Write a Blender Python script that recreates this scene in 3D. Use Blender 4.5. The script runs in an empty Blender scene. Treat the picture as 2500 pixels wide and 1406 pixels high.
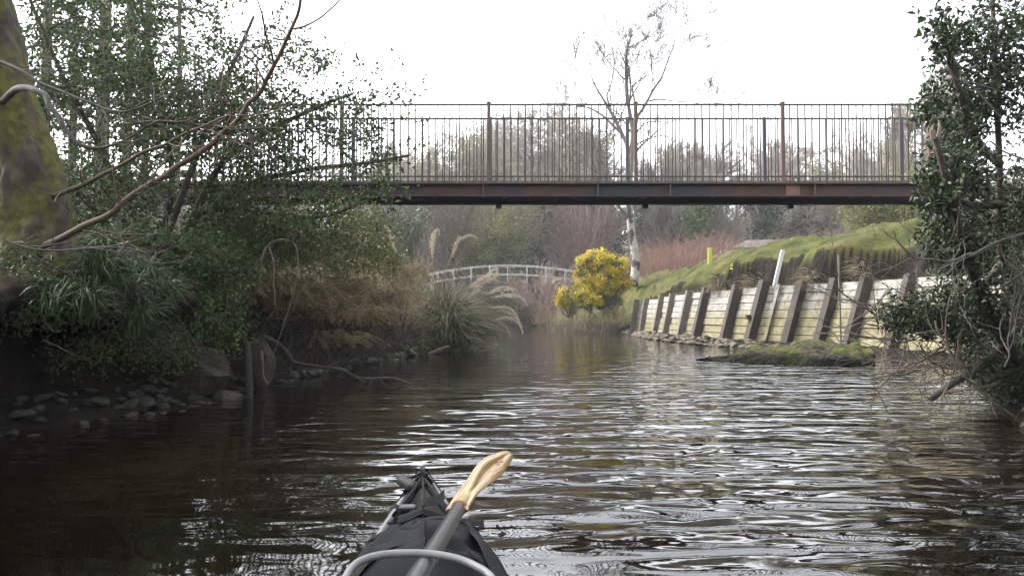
import bpy, math, random
import numpy as np
from mathutils import noise as mnoise, Vector

SC = bpy.context.scene
COL = SC.collection
R = math.radians
PI = math.pi
rng = np.random.default_rng(7)
rnd = random.Random(7)

# ------------------------------------------------------------------ camera
CAMZ, F, HOR = 0.9, 1962.0, 760.0
TH = math.atan((HOR - 703.0) / F)
CT, ST = math.cos(TH), math.sin(TH)

def P(px, py, Y):
    """world point seen at photograph pixel (px,py) standing Y metres ahead"""
    xc, yc = (px - 1250.0) / F, (703.0 - py) / F
    s = Y / (CT - yc * ST)
    return np.array((xc * s, Y, CAMZ + (ST + yc * CT) * s))

cam = bpy.data.cameras.new('camera')
cam.sensor_width = 36.0
cam.lens = F / 2500.0 * 36.0
cam.clip_start, cam.clip_end = 0.05, 3000.0
camo = bpy.data.objects.new('camera', cam)
COL.objects.link(camo)
camo.location = (0, 0, CAMZ)
camo.rotation_euler = (PI / 2 + TH, 0, 0)
SC.camera = camo

# ------------------------------------------------------------------ light
SUN_EL, SUN_DIR = 42.0, np.array((-0.85, 0.30, 0.0))
w = bpy.data.worlds.new('World')
SC.world = w
w.use_nodes = True
nt = w.node_tree
nt.nodes.clear()
sky = nt.nodes.new('ShaderNodeTexSky')
sky.sky_type = 'NISHITA'
sky.sun_disc = False
sky.sun_elevation = R(SUN_EL)
sky.sun_rotation = math.atan2(SUN_DIR[0], SUN_DIR[1])
sky.dust_density = 4.0
sky.air_density = 1.0
hs = nt.nodes.new('ShaderNodeHueSaturation')
hs.inputs['Saturation'].default_value = 0.22
bg = nt.nodes.new('ShaderNodeBackground')
bg.inputs['Strength'].default_value = 0.15
out = nt.nodes.new('ShaderNodeOutputWorld')
nt.links.new(sky.outputs[0], hs.inputs['Color'])
nt.links.new(hs.outputs[0], bg.inputs['Color'])
nt.links.new(bg.outputs[0], out.inputs['Surface'])
sl = bpy.data.lights.new('sun', 'SUN')
sl.energy = 0.5
sl.angle = R(14)
sl.color = (1.0, 0.965, 0.91)
so = bpy.data.objects.new('sun', sl)
COL.objects.link(so)
d = SUN_DIR / np.linalg.norm(SUN_DIR) * math.cos(R(SUN_EL))
so.rotation_euler = Vector((d[0], d[1], math.sin(R(SUN_EL)))).to_track_quat('Z', 'Y').to_euler()
SC.view_settings.view_transform = 'Standard'
SC.view_settings.look = 'None'
SC.view_settings.gamma = 1.0
SC.view_settings.use_curve_mapping = False
SC.view_settings.exposure = 2.75
SC.render.engine = 'CYCLES'
SC.cycles.use_denoising = True
SC.cycles.max_bounces = 6
SC.cycles.diffuse_bounces = 3
SC.cycles.glossy_bounces = 3
SC.cycles.transmission_bounces = 3
SC.cycles.caustics_reflective = False
SC.cycles.caustics_refractive = False
SC.cycles.sample_clamp_indirect = 8.0

# ------------------------------------------------------------------ materials
def _mix(nt, fac, a, b):
    m = nt.nodes.new('ShaderNodeMix')
    m.data_type = 'RGBA'
    if isinstance(fac, (int, float)): m.inputs[0].default_value = fac
    else: nt.links.new(fac, m.inputs[0])
    for s, v in ((6, a), (7, b)):
        if isinstance(v, tuple): m.inputs[s].default_value = (*v, 1)
        else: nt.links.new(v, m.inputs[s])
    return m.outputs[2]

def _math(nt, op, a, b=None, clamp=False):
    m = nt.nodes.new('ShaderNodeMath')
    m.operation = op
    m.use_clamp = clamp
    for i, v in enumerate((a, b)):
        if v is None: continue
        if isinstance(v, (int, float)): m.inputs[i].default_value = v
        else: nt.links.new(v, m.inputs[i])
    return m.outputs[0]

def _noise(nt, scale, detail=4, vec=None, sc3=None, rough=0.55, dist=0.0, coord='Object'):
    n = nt.nodes.new('ShaderNodeTexNoise')
    n.inputs['Scale'].default_value = scale
    n.inputs['Detail'].default_value = detail
    n.inputs['Roughness'].default_value = rough
    n.inputs['Distortion'].default_value = dist
    if vec is None:
        tc = nt.nodes.new('ShaderNodeTexCoord')
        vec = tc.outputs[coord]
    if sc3:
        mp = nt.nodes.new('ShaderNodeMapping')
        mp.inputs['Scale'].default_value = sc3
        nt.links.new(vec, mp.inputs['Vector'])
        vec = mp.outputs[0]
    nt.links.new(vec, n.inputs['Vector'])
    return n.outputs[0]

def _ramp(nt, fac, lo, hi):
    m = nt.nodes.new('ShaderNodeMapRange')
    m.clamp = True
    m.inputs[1].default_value = lo
    m.inputs[2].default_value = hi
    nt.links.new(fac, m.inputs[0])
    return m.outputs[0]

def new_mat(name):
    m = bpy.data.materials.new(name)
    m.use_nodes = True
    b = m.node_tree.nodes['Principled BSDF']
    return m, m.node_tree, b

def mat(name, c1, c2=None, scale=6.0, sc3=None, c3=None, scale3=1.5, lo3=.5, hi3=.65, rough=.8, bump=0.0, bscale=None, lo=.35, hi=.65, metal=0.0, spec=.5, detail=5, coord='Object'):
    """two noise-mixed colours, optional third in patches, noise bump"""
    m, nt, b = new_mat(name)
    col = c1
    if c2: col = _mix(nt, _ramp(nt, _noise(nt, scale, detail, sc3=sc3, coord=coord), lo, hi), c1, c2)
    if c3: col = _mix(nt, _ramp(nt, _noise(nt, scale3, 6, coord=coord), lo3, hi3), col, c3)
    if isinstance(col, tuple): b.inputs['Base Color'].default_value = (*col, 1)
    else: nt.links.new(col, b.inputs['Base Color'])
    b.inputs['Roughness'].default_value = rough
    b.inputs['Metallic'].default_value = metal
    b.inputs['Specular IOR Level'].default_value = spec
    if bump:
        bn = nt.nodes.new('ShaderNodeBump')
        bn.inputs['Strength'].default_value = 1.0
        bn.inputs['Distance'].default_value = bump
        nt.links.new(_noise(nt, bscale or scale * 3, 6, sc3=sc3, coord=coord), bn.inputs['Height'])
        nt.links.new(bn.outputs[0], b.inputs['Normal'])
    return m

def leaf_mat(name, c1, c2, rough=.45, trans=.25, spec=.5, c3=None, f3=.1, patch=None):
    """each leaf (mesh island) gets its own shade; thin leaves let some light through"""
    m, nt, b = new_mat(name)
    g = nt.nodes.new('ShaderNodeNewGeometry')
    rp = g.outputs['Random Per Island']
    col = _mix(nt, rp, c1, c2)
    if c3:
        fr = _math(nt, 'FRACT', _math(nt, 'MULTIPLY', rp, 37.7))
        col = _mix(nt, _math(nt, 'LESS_THAN', fr, f3), col, c3)
    if patch:
        col = _mix(nt, _ramp(nt, _noise(nt, patch[0], 5, coord='Object'), .42, .62), col, patch[1])
    nt.links.new(col, b.inputs['Base Color'])
    b.inputs['Roughness'].default_value = rough
    b.inputs['Specular IOR Level'].default_value = spec
    if trans > 0:
        t = nt.nodes.new('ShaderNodeBsdfTranslucent')
        nt.links.new(col, t.inputs['Color'])
        mx = nt.nodes.new('ShaderNodeMixShader')
        mx.inputs[0].default_value = trans
        nt.links.new(b.outputs[0], mx.inputs[1])
        nt.links.new(t.outputs[0], mx.inputs[2])
        nt.links.new(mx.outputs[0], nt.nodes['Material Output'].inputs['Surface'])
    return m

# ------------------------------------------------------------------ mesh helpers
class MB:
    def __init__(self):
        self.v, self.f, self.m, self.n = [], [], [], 0
    def add(self, V, Fc, m=0):
        V = np.asarray(V, float).reshape(-1, 3)
        Fc = np.asarray(Fc, int)
        self.v.append(V); self.f.append(Fc + self.n); self.m.append(m); self.n += len(V)
        return self
    def box(self, c, s, rot=None, m=0, taper=1.0):
        x, y, z = (a / 2 for a in s)
        V = np.array([(-x, -y, -z), (x, -y, -z), (x, y, -z), (-x, y, -z), (-x * taper, -y * taper, z), (x * taper, -y * taper, z), (x * taper, y * taper, z), (-x * taper, y * taper, z)])
        if rot is not None: V = V @ np.asarray(rot).T
        return self.add(V + np.asarray(c, float), [(0, 3, 2, 1), (4, 5, 6, 7), (0, 1, 5, 4), (1, 2, 6, 5), (2, 3, 7, 6), (3, 0, 4, 7)], m)
    def tube(self, pts, rad, n=8, m=0, cap=True):
        pts = np.asarray(pts, float)
        k = len(pts)
        rad = np.full(k, rad) if np.isscalar(rad) else np.asarray(rad, float)
        t = np.gradient(pts, axis=0)
        t /= np.linalg.norm(t, axis=1)[:, None] + 1e-12
        ref = np.array((0, 0, 1.0)) if abs(t[0][2]) < .9 else np.array((1.0, 0, 0))
        u = np.cross(t[0], ref); u /= np.linalg.norm(u)
        a = np.arange(n) / n * 2 * PI
        V = []
        for i in range(k):
            u = u - t[i] * np.dot(u, t[i]); u /= np.linalg.norm(u) + 1e-12
            w_ = np.cross(t[i], u)
            V.append(pts[i] + rad[i] * (np.cos(a)[:, None] * u + np.sin(a)[:, None] * w_))
        V = np.concatenate(V)
        j = np.arange(n)
        Fc = np.concatenate([np.stack([i * n + j, i * n + (j + 1) % n, (i + 1) * n + (j + 1) % n, (i + 1) * n + j], 1) for i in range(k - 1)])
        self.add(V, Fc, m)
        if cap:
            self.add(V[:n], [list(range(n))[::-1]], m)
            self.add(V[-n:], [list(range(n))], m)
        return self
    def segs(self, p0, p1, r0, r1, n=4, m=0):
        """many separate tapered twig segments at once"""
        p0, p1 = np.asarray(p0, float), np.asarray(p1, float)
        if not len(p0): return self
        r0, r1 = np.asarray(r0, float)[:, None], np.asarray(r1, float)[:, None]
        t = p1 - p0
        ln = np.linalg.norm(t, axis=1)[:, None] + 1e-9
        t = t / ln
        p1 = p1 + t * r1
        ref = np.where(np.abs(t[:, 2:3]) < .9, np.array([[0, 0, 1.0]]), np.array([[1.0, 0, 0]]))
        u = np.cross(t, ref); u /= np.linalg.norm(u, axis=1)[:, None]
        v = np.cross(t, u)
        rings = []
        for p, r in ((p0, r0), (p1, r1)):
            for k in range(n):
                a = k / n * 2 * PI
                rings.append(p + r * (math.cos(a) * u + math.sin(a) * v))
        V = np.stack(rings, 1).reshape(-1, 3)
        base = (np.arange(len(p0)) * 2 * n)[:, None]
        Fc = np.concatenate([base + np.array([[k, (k + 1) % n, n + (k + 1) % n, n + k]]) for k in range(n)])
        return self.add(V, Fc, m)
    def leaves(self, pos, axis, nrm, L, W, tpl='leaf', m=0):
        pos, axis, nrm = (np.asarray(a, float) for a in (pos, axis, nrm))
        if not len(pos): return self
        axis = axis / (np.linalg.norm(axis, axis=1)[:, None] + 1e-9)
        side = np.cross(nrm, axis); side /= np.linalg.norm(side, axis=1)[:, None] + 1e-9
        nn = np.cross(axis, side)
        T, FT = TPL[tpl]
        L = np.broadcast_to(np.asarray(L, float), (len(pos),))[:, None, None]
        W = np.broadcast_to(np.asarray(W, float), (len(pos),))[:, None, None]
        V = pos[:, None, :] + L * T[None, :, 0:1] * axis[:, None, :] + W * T[None, :, 1:2] * side[:, None, :] + W * T[None, :, 2:3] * nn[:, None, :]
        k = len(T)
        base = (np.arange(len(pos)) * k)[:, None]
        for f in FT:
            self.add(np.zeros((0, 3)), base + np.array([f]) - 0, m)
            self.f[-1] = self.f[-1]
        self.v.append(V.reshape(-1, 3)); self.n += len(pos) * k
        return self
    def grid(self, V, m=0, closed=False):
        """V: (a,b,3)"""
        V = np.asarray(V, float)
        a, b = V.shape[:2]
        idx = np.arange(a * b).reshape(a, b)
        if closed: idx = np.concatenate([idx, idx[:, :1]], 1)
        Fc = np.stack([idx[:-1, :-1], idx[:-1, 1:], idx[1:, 1:], idx[1:, :-1]], -1).reshape(-1, 4)
        return self.add(V.reshape(-1, 3), Fc, m)
    def mesh(self, name, mats, smooth=False):
        me = bpy.data.meshes.new(name)
        V = np.concatenate(self.v)
        lv = np.concatenate([f.reshape(-1) for f in self.f])
        sz = np.concatenate([np.full(len(f), f.shape[1]) for f in self.f])
        mi = np.concatenate([np.full(len(f), m) for f, m in zip(self.f, self.m)])
        me.vertices.add(len(V)); me.vertices.foreach_set('co', V.astype(np.float32).ravel())
        me.loops.add(len(lv)); me.loops.foreach_set('vertex_index', lv.astype(np.int32))
        me.polygons.add(len(sz))
        me.polygons.foreach_set('loop_start', np.concatenate([[0], np.cumsum(sz)[:-1]]).astype(np.int32))
        for x in (mats if isinstance(mats, (list, tuple)) else [mats]): me.materials.append(x)
        me.polygons.foreach_set('material_index', mi.astype(np.int32))
        me.polygons.foreach_set('use_smooth', np.full(len(sz), smooth))
        me.update(calc_edges=True)
        me.validate()
        return me
    def build(self, name, mats, parent=None, smooth=False, bevel=0.0):
        o = bpy.data.objects.new(name, self.mesh(name, mats, smooth))
        COL.objects.link(o)
        if parent is not None:
            o.parent = parent
            if not getattr(self, 'local', False):
                o.matrix_parent_inverse = parent.matrix_basis.inverted()
        if bevel:
            bm_ = o.modifiers.new('bevel', 'BEVEL'); bm_.width = bevel; bm_.segments = 2; bm_.limit_method = 'ANGLE'
        return o

def _holly():
    xs = [0, .12, .25, .38, .5, .63, .76, .87, 1.0]
    ys = [0, .28, .26, .5, .34, .48, .24, .26, 0]
    up = [(x, y, y * .55) for x, y in zip(xs[1:-1], ys[1:-1])]
    T = [(0, 0, 0)] + up + [(1, 0, -.08)] + [(x, -y, z) for x, y, z in up[::-1]]
    k = len(up)
    return np.array(T), [list(range(0, k + 2)), [0] + list(range(k + 1, 2 * k + 2))]
TPL = {
    'quad': (np.array([(0, 0, 0), (.5, .5, 0), (1, 0, 0), (.5, -.5, 0)]), [[0, 1, 2, 3]]),
    'leaf': (np.array([(0, 0, 0), (.28, .42, .2), (.62, .45, .2), (1, 0, -.1), (.62, -.45, .2), (.28, -.42, .2)]), [[0, 1, 2, 3], [0, 3, 4, 5]]),
    'holly': _holly(),
    'blade': (np.array([(0, .5, 0), (0, -.5, 0), (.5, -.4, 0), (.5, .4, 0), (1, 0, 0)]), [[0, 1, 2, 3]]),
}
TPL['blade'] = (np.array([(0, .5, 0), (0, -.5, 0), (1, -.06, 0), (1, .06, 0)]), [[0, 1, 2, 3]])

def rdir(n, up=0.0):
    v = rng.normal(size=(n, 3)); v[:, 2] += up
    return v / np.linalg.norm(v, axis=1)[:, None]

def tag(o, label=None, cat=None, group=None, kind=None):
    if label: o['label'] = label
    if cat: o['category'] = cat
    if group: o['group'] = group
    if kind: o['kind'] = kind
    return o

def thing(name, label, cat, loc=(0, 0, 0), group=None, rz=0.0):
    o = bpy.data.objects.new(name, None)
    o.empty_display_size = .1
    COL.objects.link(o)
    o.location = tuple(float(x) for x in loc)
    o.rotation_euler = (0, 0, rz)
    from mathutils import Matrix
    o.matrix_basis = Matrix.Translation(o.location) @ Matrix.Rotation(rz, 4, 'Z')
    return tag(o, label, cat, group)

def copy_thing(src, loc, rz=0.0, scale=1.0, label=None):
    r = src.copy(); COL.objects.link(r)
    r.location = tuple(float(x) for x in loc); r.rotation_euler = (0, 0, rz)
    r.scale = (scale,) * 3 if np.isscalar(scale) else scale
    if label: r['label'] = label
    for ch in list(src.children):
        c = ch.copy(); COL.objects.link(c); c.parent = r
        for g in list(ch.children):
            q = g.copy(); COL.objects.link(q); q.parent = c
    return r

def cr(pts, n=6):
    """Catmull-Rom through points"""
    pts = np.asarray(pts, float)
    p = np.concatenate([[2 * pts[0] - pts[1]], pts, [2 * pts[-1] - pts[-2]]])
    o_ = []
    for i in range(1, len(p) - 2):
        for k in range(n):
            t = k / n
            a, b, c, d_ = p[i - 1], p[i], p[i + 1], p[i + 2]
            o_.append(.5 * (2 * b + (c - a) * t + (2 * a - 5 * b + 4 * c - d_) * t * t + (3 * b - a - 3 * c + d_) * t ** 3))
    o_.append(p[-2])
    return np.array(o_)

def PX(pts, Y):
    """pixel polyline -> world; Y a number or one per point"""
    Ys = np.broadcast_to(np.asarray(Y, float), (len(pts),))
    return np.array([P(x, y, yy) for (x, y), yy in zip(pts, Ys)])

def interp(x, xs, ys): return np.interp(x, xs, ys)
def sstep(t): t = np.clip(t, 0, 1); return t * t * (3 - 2 * t)
def nz(x, y, z=0.0): return mnoise.noise(Vector((x, y, z)))

def vnoise(x, y, seed=0, oct=3):
    """vectorised 2-D value noise, about -1..1"""
    r_ = np.random.default_rng(seed)
    tb = r_.uniform(-1, 1, (256, 256))
    x, y = np.asarray(x, float), np.asarray(y, float)
    tot, amp, s = 0.0, 1.0, 0.0
    for k in range(oct):
        xi, yi = np.floor(x).astype(int), np.floor(y).astype(int)
        fx, fy = sstep(x - xi), sstep(y - yi)
        g = lambda a, b: tb[a % 256, b % 256]
        tot = tot + amp * ((g(xi, yi) * (1 - fx) + g(xi + 1, yi) * fx) * (1 - fy) + (g(xi, yi + 1) * (1 - fx) + g(xi + 1, yi + 1) * fx) * fy)
        s += amp; amp *= .5; x = x * 2.03 + 17.3; y = y * 2.03 + 5.1
    return tot / s * 1.6

# ------------------------------------------------------------------ branching
def grow(p, d_, L, r, lvl, S, segs, nodes, rg=rnd):
    """recursive branch; S = per-level settings; segs collects (p0,p1,r0,r1,lvl); nodes collects outer twig points"""
    s = S[lvl]
    n = s['n']
    st = L / n
    px, py, pz = p
    dx, dy, dz = d_
    rr = r
    last = lvl == len(S) - 1
    for i in range(n):
        wv = s['wig']
        dx += rg.gauss(0, wv); dy += rg.gauss(0, wv); dz += rg.gauss(0, wv) + s['up']
        q = math.sqrt(dx * dx + dy * dy + dz * dz) + 1e-9
        dx /= q; dy /= q; dz /= q
        nx, ny, nz_ = px + dx * st, py + dy * st, pz + dz * st
        r2 = r * (1 - (i + 1) / n * (1 - s['tip']))
        segs.append((px, py, pz, nx, ny, nz_, rr, r2, lvl))
        px, py, pz, rr = nx, ny, nz_, r2
        if last: nodes.append((px, py, pz, dx, dy, dz))
        elif (i + 1) / n >= s['start']:
            k = s['kids']
            k = int(k) + (1 if rg.random() < k - int(k) else 0)
            for _ in range(k):
                a = s['ang'] * rg.uniform(.7, 1.25)
                # random perpendicular
                ux, uy, uz = rg.gauss(0, 1), rg.gauss(0, 1), rg.gauss(0, 1)
                dt = ux * dx + uy * dy + uz * dz
                ux -= dt * dx; uy -= dt * dy; uz -= dt * dz
                q = math.sqrt(ux * ux + uy * uy + uz * uz) + 1e-9
                ca, sa = math.cos(a), math.sin(a) / q
                kd = (dx * ca + ux * sa, dy * ca + uy * sa, dz * ca + uz * sa)
                grow((px, py, pz), kd, L * s['len'] * rg.uniform(.65, 1.15) * (1 - .35 * i / n), max(rr * s['rad'], s.get('rmin', .004)), lvl + 1, S, segs, nodes, rg)

def seg_arrays(segs, sel):
    a = np.array([s for s in segs if sel(s[8])]) if segs else np.zeros((0, 9))
    if not len(a): return None
    return a[:, 0:3], a[:, 3:6], a[:, 6], a[:, 7]

def bare_levels(kids=(2, 2, 2, 1.6), up=.03, wig=.1, ang=.75, rmin=.008, n=(7, 6, 5, 4, 3), start=.3, lens=(.55, .55, .55, .5), tip=.35):
    S = []
    for i in range(len(kids)):
        S.append(dict(n=n[i], wig=wig * (1 + .3 * i), up=up, tip=tip, start=start if i == 0 else .3, kids=kids[i], ang=ang, len=lens[i], rad=.55, rmin=rmin))
    S.append(dict(n=n[len(kids)], wig=wig * 1.8, up=up, tip=.5))
    return S

def attach(nodes, targets, seglen=.25, r=.004, sag=.06):
    """join every target to the nearest growing node with a thin crooked twig"""
    nodes = np.asarray(nodes, float)
    dd = np.min(np.linalg.norm(targets[:, None, :] - nodes[None, :, :], axis=2), axis=1)
    order = np.argsort(dd)
    buf = np.zeros((len(nodes) + len(targets) * 5 + 10, 3)); nn = len(nodes); buf[:nn] = nodes
    p0, p1, rr0, rr1, ends = [], [], [], [], []
    for i in order:
        t = targets[i]
        k = int(np.argmin(((buf[:nn] - t) ** 2).sum(1)))
        a = buf[k].copy()
        Ld = np.linalg.norm(t - a)
        m_ = max(1, min(4, int(Ld / seglen) + 1))
        prev = a
        rb = r * (1 + 1.2 * Ld)
        for j in range(1, m_ + 1):
            f = j / m_
            q = a + (t - a) * f
            if j < m_: q = q + rng.normal(size=3) * Ld * .07 - np.array((0, 0, sag * Ld * math.sin(f * PI)))
            p0.append(prev); p1.append(q); rr0.append(rb * (1 - .5 * (j - 1) / m_)); rr1.append(rb * (1 - .5 * j / m_))
            buf[nn] = q; nn += 1
            ends.append((*q, *(q - prev)))
            prev = q
    return (p0, p1, rr0, rr1), np.array(ends)

def in_ellipsoids(n, ells, keep=None):
    """n points spread through a list of ((cx,cy,cz),(rx,ry,rz),weight)"""
    wt = np.array([e[2] for e in ells], float); wt /= wt.sum()
    out_ = []
    while len(out_) < n:
        e = ells[rng.choice(len(ells), p=wt)]
        v = rng.normal(size=3); v /= np.linalg.norm(v)
        v *= rng.uniform(0, 1) ** (1 / 2.4)
        q = np.array(e[0]) + v * np.array(e[1])
        if keep is None or keep(q): out_.append(q)
    return np.array(out_)

def PE(px, py, rx, ry, Y, rY, w_):
    """ellipsoid given by where it is seen"""
    c = P(px, py, Y)
    return (c, (rx * Y / F, rY, ry * Y / F), w_)

# ================================================================== SETTING
YL = [-12, 3, 5.4, 7.4, 9.8, 13, 16, 19.6, 24, 32, 40, 53, 70, 90]
XL = [-3.9, -3.6, -3.46, -3.05, -3.0, -2.5, -2.05, -1.35, -1.1, -0.9, -1.6, -2.6, -4, -6]
YR = [-12, 3, 5.2, 8, 11, 14, 17, 19.5, 21, 25.6, 33.4, 34.5, 36.5, 40, 46, 53, 60, 80, 90]
XR = [2.9, 3.1, 3.35, 4.6, 6.2, 7.3, 7.9, 7.35, 6.15, 5.35, 4.95, 4.0, 2.5, 2.0, 1.8, 1.5, 1.2, -1.5, -3]
WY = [12.0, 17.0, 19.5, 21.0, 25.6, 33.4]
WX = [8.6, 8.0, 7.5, 6.3, 5.42, 5.06]
# foot of the timber wall, smoothed a little
_wy = np.linspace(12, 33.4, 200); _wx = np.interp(_wy, WY, WX)
_k = np.exp(-np.linspace(-2, 2, 21) ** 2); _k /= _k.sum()
_wx = np.convolve(np.pad(_wx, 10, mode='edge'), _k, 'valid')
def xw(y): return np.interp(y, _wy, _wx)
def xl(y): return np.interp(y, YL, XL) + .12 * vnoise(np.asarray(y) * .9, 3.0, 1)
def xr(y): return np.where((np.asarray(y) > 12.5) & (np.asarray(y) < 33.4), xw(y) - .08, np.interp(y, YR, XR) + .15 * vnoise(np.asarray(y) * .8, 9.0, 2))
def lean(y): return np.interp(y, [17, 33], [.50, .26])

def hgt(x, y, masks=False):
    x, y = np.broadcast_arrays(np.asarray(x, float), np.asarray(y, float))
    n1 = vnoise(x * .55, y * .55, 3); n2 = vnoise(x * 2.3, y * 2.3, 4); n3 = vnoise(x * 7, y * 7, 8, 2)
    # left bank: stony ledge, then a steep dark face, then rising ground
    dl = xl(y) - x
    ledge = np.interp(y, [0, 5, 8.5, 10, 14, 20], [.55, .75, .8, .45, .25, .15])
    top = np.interp(y, [0, 8, 11, 16, 22, 33, 50], [1.35, 1.38, 1.45, 1.2, .95, .9, 1.4])
    inl = np.interp(y, [0, 12, 30, 60], [2.6, 2.5, 2.7, 2.4])
    hl = np.where(dl < ledge, -.08 + .3 * sstep(dl / ledge), 0)
    st = sstep((dl - ledge) / np.interp(y, [0, 9, 16, 30], [.22, .3, .7, 1.4]))
    hl = hl + np.where(dl >= ledge, .22 + (top - .22) * st, 0)
    hl = hl + (inl - top) * sstep((dl - ledge - .5) / 4.5) * (dl > ledge + .5)
    hl = hl + .10 * n2 * sstep(dl / .5) + .16 * n1 * sstep((dl - 1) / 2) + .02 * n3
    # right bank
    dr = x - xr(y)
    hr0 = -.05 + 1.5 * sstep(dr / 1.2) + 1.2 * sstep((dr - 1) / 3.5) + .12 * n2 * sstep(dr / .6) + .02 * n3
    lip = np.interp(y, [14, 17, 20, 21.5, 25, 28, 31, 34.5, 38, 60], [2.5, 2.5, 2.5, 2.32, 2.08, 1.85, 1.55, 1.1, 1.0, 1.0])
    crest = np.interp(y, [12, 17, 22, 26, 30, 33, 36, 42, 60], [3.3, 3.25, 3.2, 3.15, 3.05, 2.95, 2.75, 2.3, 2.2])
    wt = np.interp(y, [12, 17, 20, 25, 30, 33.4], [1.62, 1.62, 1.6, 1.5, 1.45, 1.35])
    tong = sstep((vnoise(y * .85, 60.0 + x * .12, 6) - .30) / .2)          # where the turf still hangs down unbroken
    tong = tong * np.maximum(sstep((y - 20.9) / .8), .12)
    sc = lean(y) + .48 + np.interp(y, [16, 18.7, 20, 20.8, 21.8, 24, 30, 33], [1.5, 1.5, 1.6, 1.25, .75, .55, .30, .0]) + .50 * vnoise(y * 1.1, 40.0, 5) + .02 * n3 + .10 * n2 - .25 * tong
    fl = wt - .07 - .55 * sstep((dr - lean(y) - .22) / .22) * (1 - tong) + .05 * n2
    fl = fl + np.clip(.45 + .45 * n2 + .35 * n1, 0, .8) * sstep((dr - sc + .75) / .65) * (1 - tong) * (dr > lean(y) + .3)
    fl = np.where(dr < lean(y) + .17, -.3, fl)
    wdt = .20 + .75 * tong
    ed = sstep((dr - sc + .35 * tong) / wdt)
    gr = lip + .10 * n1 + .07 * n2 + (crest - lip) * sstep((dr - sc + .4) / np.interp(y, [17, 25, 34], [3.2, 3.0, 2.8])) + .05 * n1 + .03 * n2
    hr1 = fl * (1 - ed) + gr * ed
    bw = np.interp(y, [14, 19, 21, 26, 31, 33.4], [.2, 1.5, 1.35, .9, .5, .4])
    beach = np.where((y > 14) & (y < 33.4), -.06 + .20 * sstep((dr + bw) / bw) + .03 * n3, -9)
    # beyond the wall the turf slopes to the water
    hr2 = -.05 + .55 * sstep(dr / .9) + (crest - .5) * sstep((dr - .5) / 3.8) + .1 * n2 * sstep(dr / .6) + .04 * n3
    hr = np.where(y < 12.5, hr0, np.where(y < 33.35, hr1, hr2))
    z = np.where(dl > 0, hl, np.where(dr > 0, hr, np.maximum(beach, -.05 - .5 * sstep(np.minimum(-dl, -dr) / 1.2))))
    # far ground closes the river's bend
    far = sstep((y - 62) / 10)
    if masks:
        soft = np.where((y > 12.5) & (y < 33.35), sstep((ed - .45) / .4) * np.where(tong > .3, 1, sstep((dr - sc - .20) / .08)), sstep((dr - .5) / .5))
        return soft * (dr > 0) * (y > 12.5) * sstep(1.2 - far)
    return z * (1 - far) + (2.2 + .3 * n1) * far

gx = np.concatenate([np.array([-400, -200, -100, -60, -40, -28, -20, -15, -12, -10, -8.5, -7.5, -6.8]), np.arange(-6.2, 5.4, .085), np.arange(5.4, 11, .042), np.arange(11, 13, .085), np.array([13.3, 14, 15, 17, 20, 25, 33, 45, 65, 100, 200, 400])])
gy = np.concatenate([np.array([-30, -18, -12, -8, -5, -3, -1, 0.5]), np.arange(1.5, 15.5, .11), np.arange(15.5, 31, .06), np.arange(31, 37, .11), np.arange(37.3, 60, .6), np.array([61, 63, 66, 70, 76, 85, 100, 130, 200, 320])])
GX, GY = np.meshgrid(gx, gy)
GZ = hgt(GX, GY)
def gz(x, y): return float(hgt(np.array([x]), np.array([y]))[0])

# ground: earth on steep faces, turf on the right bank, litter on the left
m, nt_, b = new_mat('ground_earth_and_turf')
geo = nt_.nodes.new('ShaderNodeNewGeometry')
sx = nt_.nodes.new('ShaderNodeSeparateXYZ'); nt_.links.new(geo.outputs['Position'], sx.inputs[0])
sn = nt_.nodes.new('ShaderNodeSeparateXYZ'); nt_.links.new(geo.outputs['True Normal'], sn.inputs[0])
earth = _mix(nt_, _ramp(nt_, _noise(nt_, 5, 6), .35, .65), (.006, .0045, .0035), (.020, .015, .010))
litter = _mix(nt_, _ramp(nt_, _noise(nt_, 9, 6), .4, .62), (.032, .022, .013), (.070, .052, .028))
litter = _mix(nt_, _ramp(nt_, _noise(nt_, 1.7, 4), .5, .62), litter, (.028, .038, .011))
turf = _mix(nt_, _ramp(nt_, _noise(nt_, 3.0, 6), .38, .62), (.046, .056, .013), (.088, .092, .026))
turf = _mix(nt_, _ramp(nt_, _noise(nt_, .9, 4), .52, .66), turf, (.105, .092, .032))
tat = nt_.nodes.new('ShaderNodeAttribute'); tat.attribute_name = 'turf'
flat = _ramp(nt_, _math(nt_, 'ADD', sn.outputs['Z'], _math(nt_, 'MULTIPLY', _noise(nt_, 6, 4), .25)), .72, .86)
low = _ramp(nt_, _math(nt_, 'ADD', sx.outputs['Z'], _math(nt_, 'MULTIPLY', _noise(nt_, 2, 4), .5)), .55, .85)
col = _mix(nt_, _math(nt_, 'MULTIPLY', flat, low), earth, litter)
col = _mix(nt_, tat.outputs['Fac'], col, turf)
nt_.links.new(col, b.inputs['Base Color'])
b.inputs['Roughness'].default_value = .95
b.inputs['Specular IOR Level'].default_value = .15
bn = nt_.nodes.new('ShaderNodeBump'); bn.inputs['Distance'].default_value = .06
nt_.links.new(_noise(nt_, 14, 8, rough=.7), bn.inputs['Height']); nt_.links.new(bn.outputs[0], b.inputs['Normal'])
M_GROUND = m
go = tag(MB().grid(np.stack([GX, GY, GZ], -1)).build('ground', M_GROUND, smooth=True), kind='structure')
at_ = go.data.attributes.new('turf', 'FLOAT', 'POINT')
at_.data.foreach_set('value', hgt(GX, GY, True).astype(np.float32).ravel())

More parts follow.
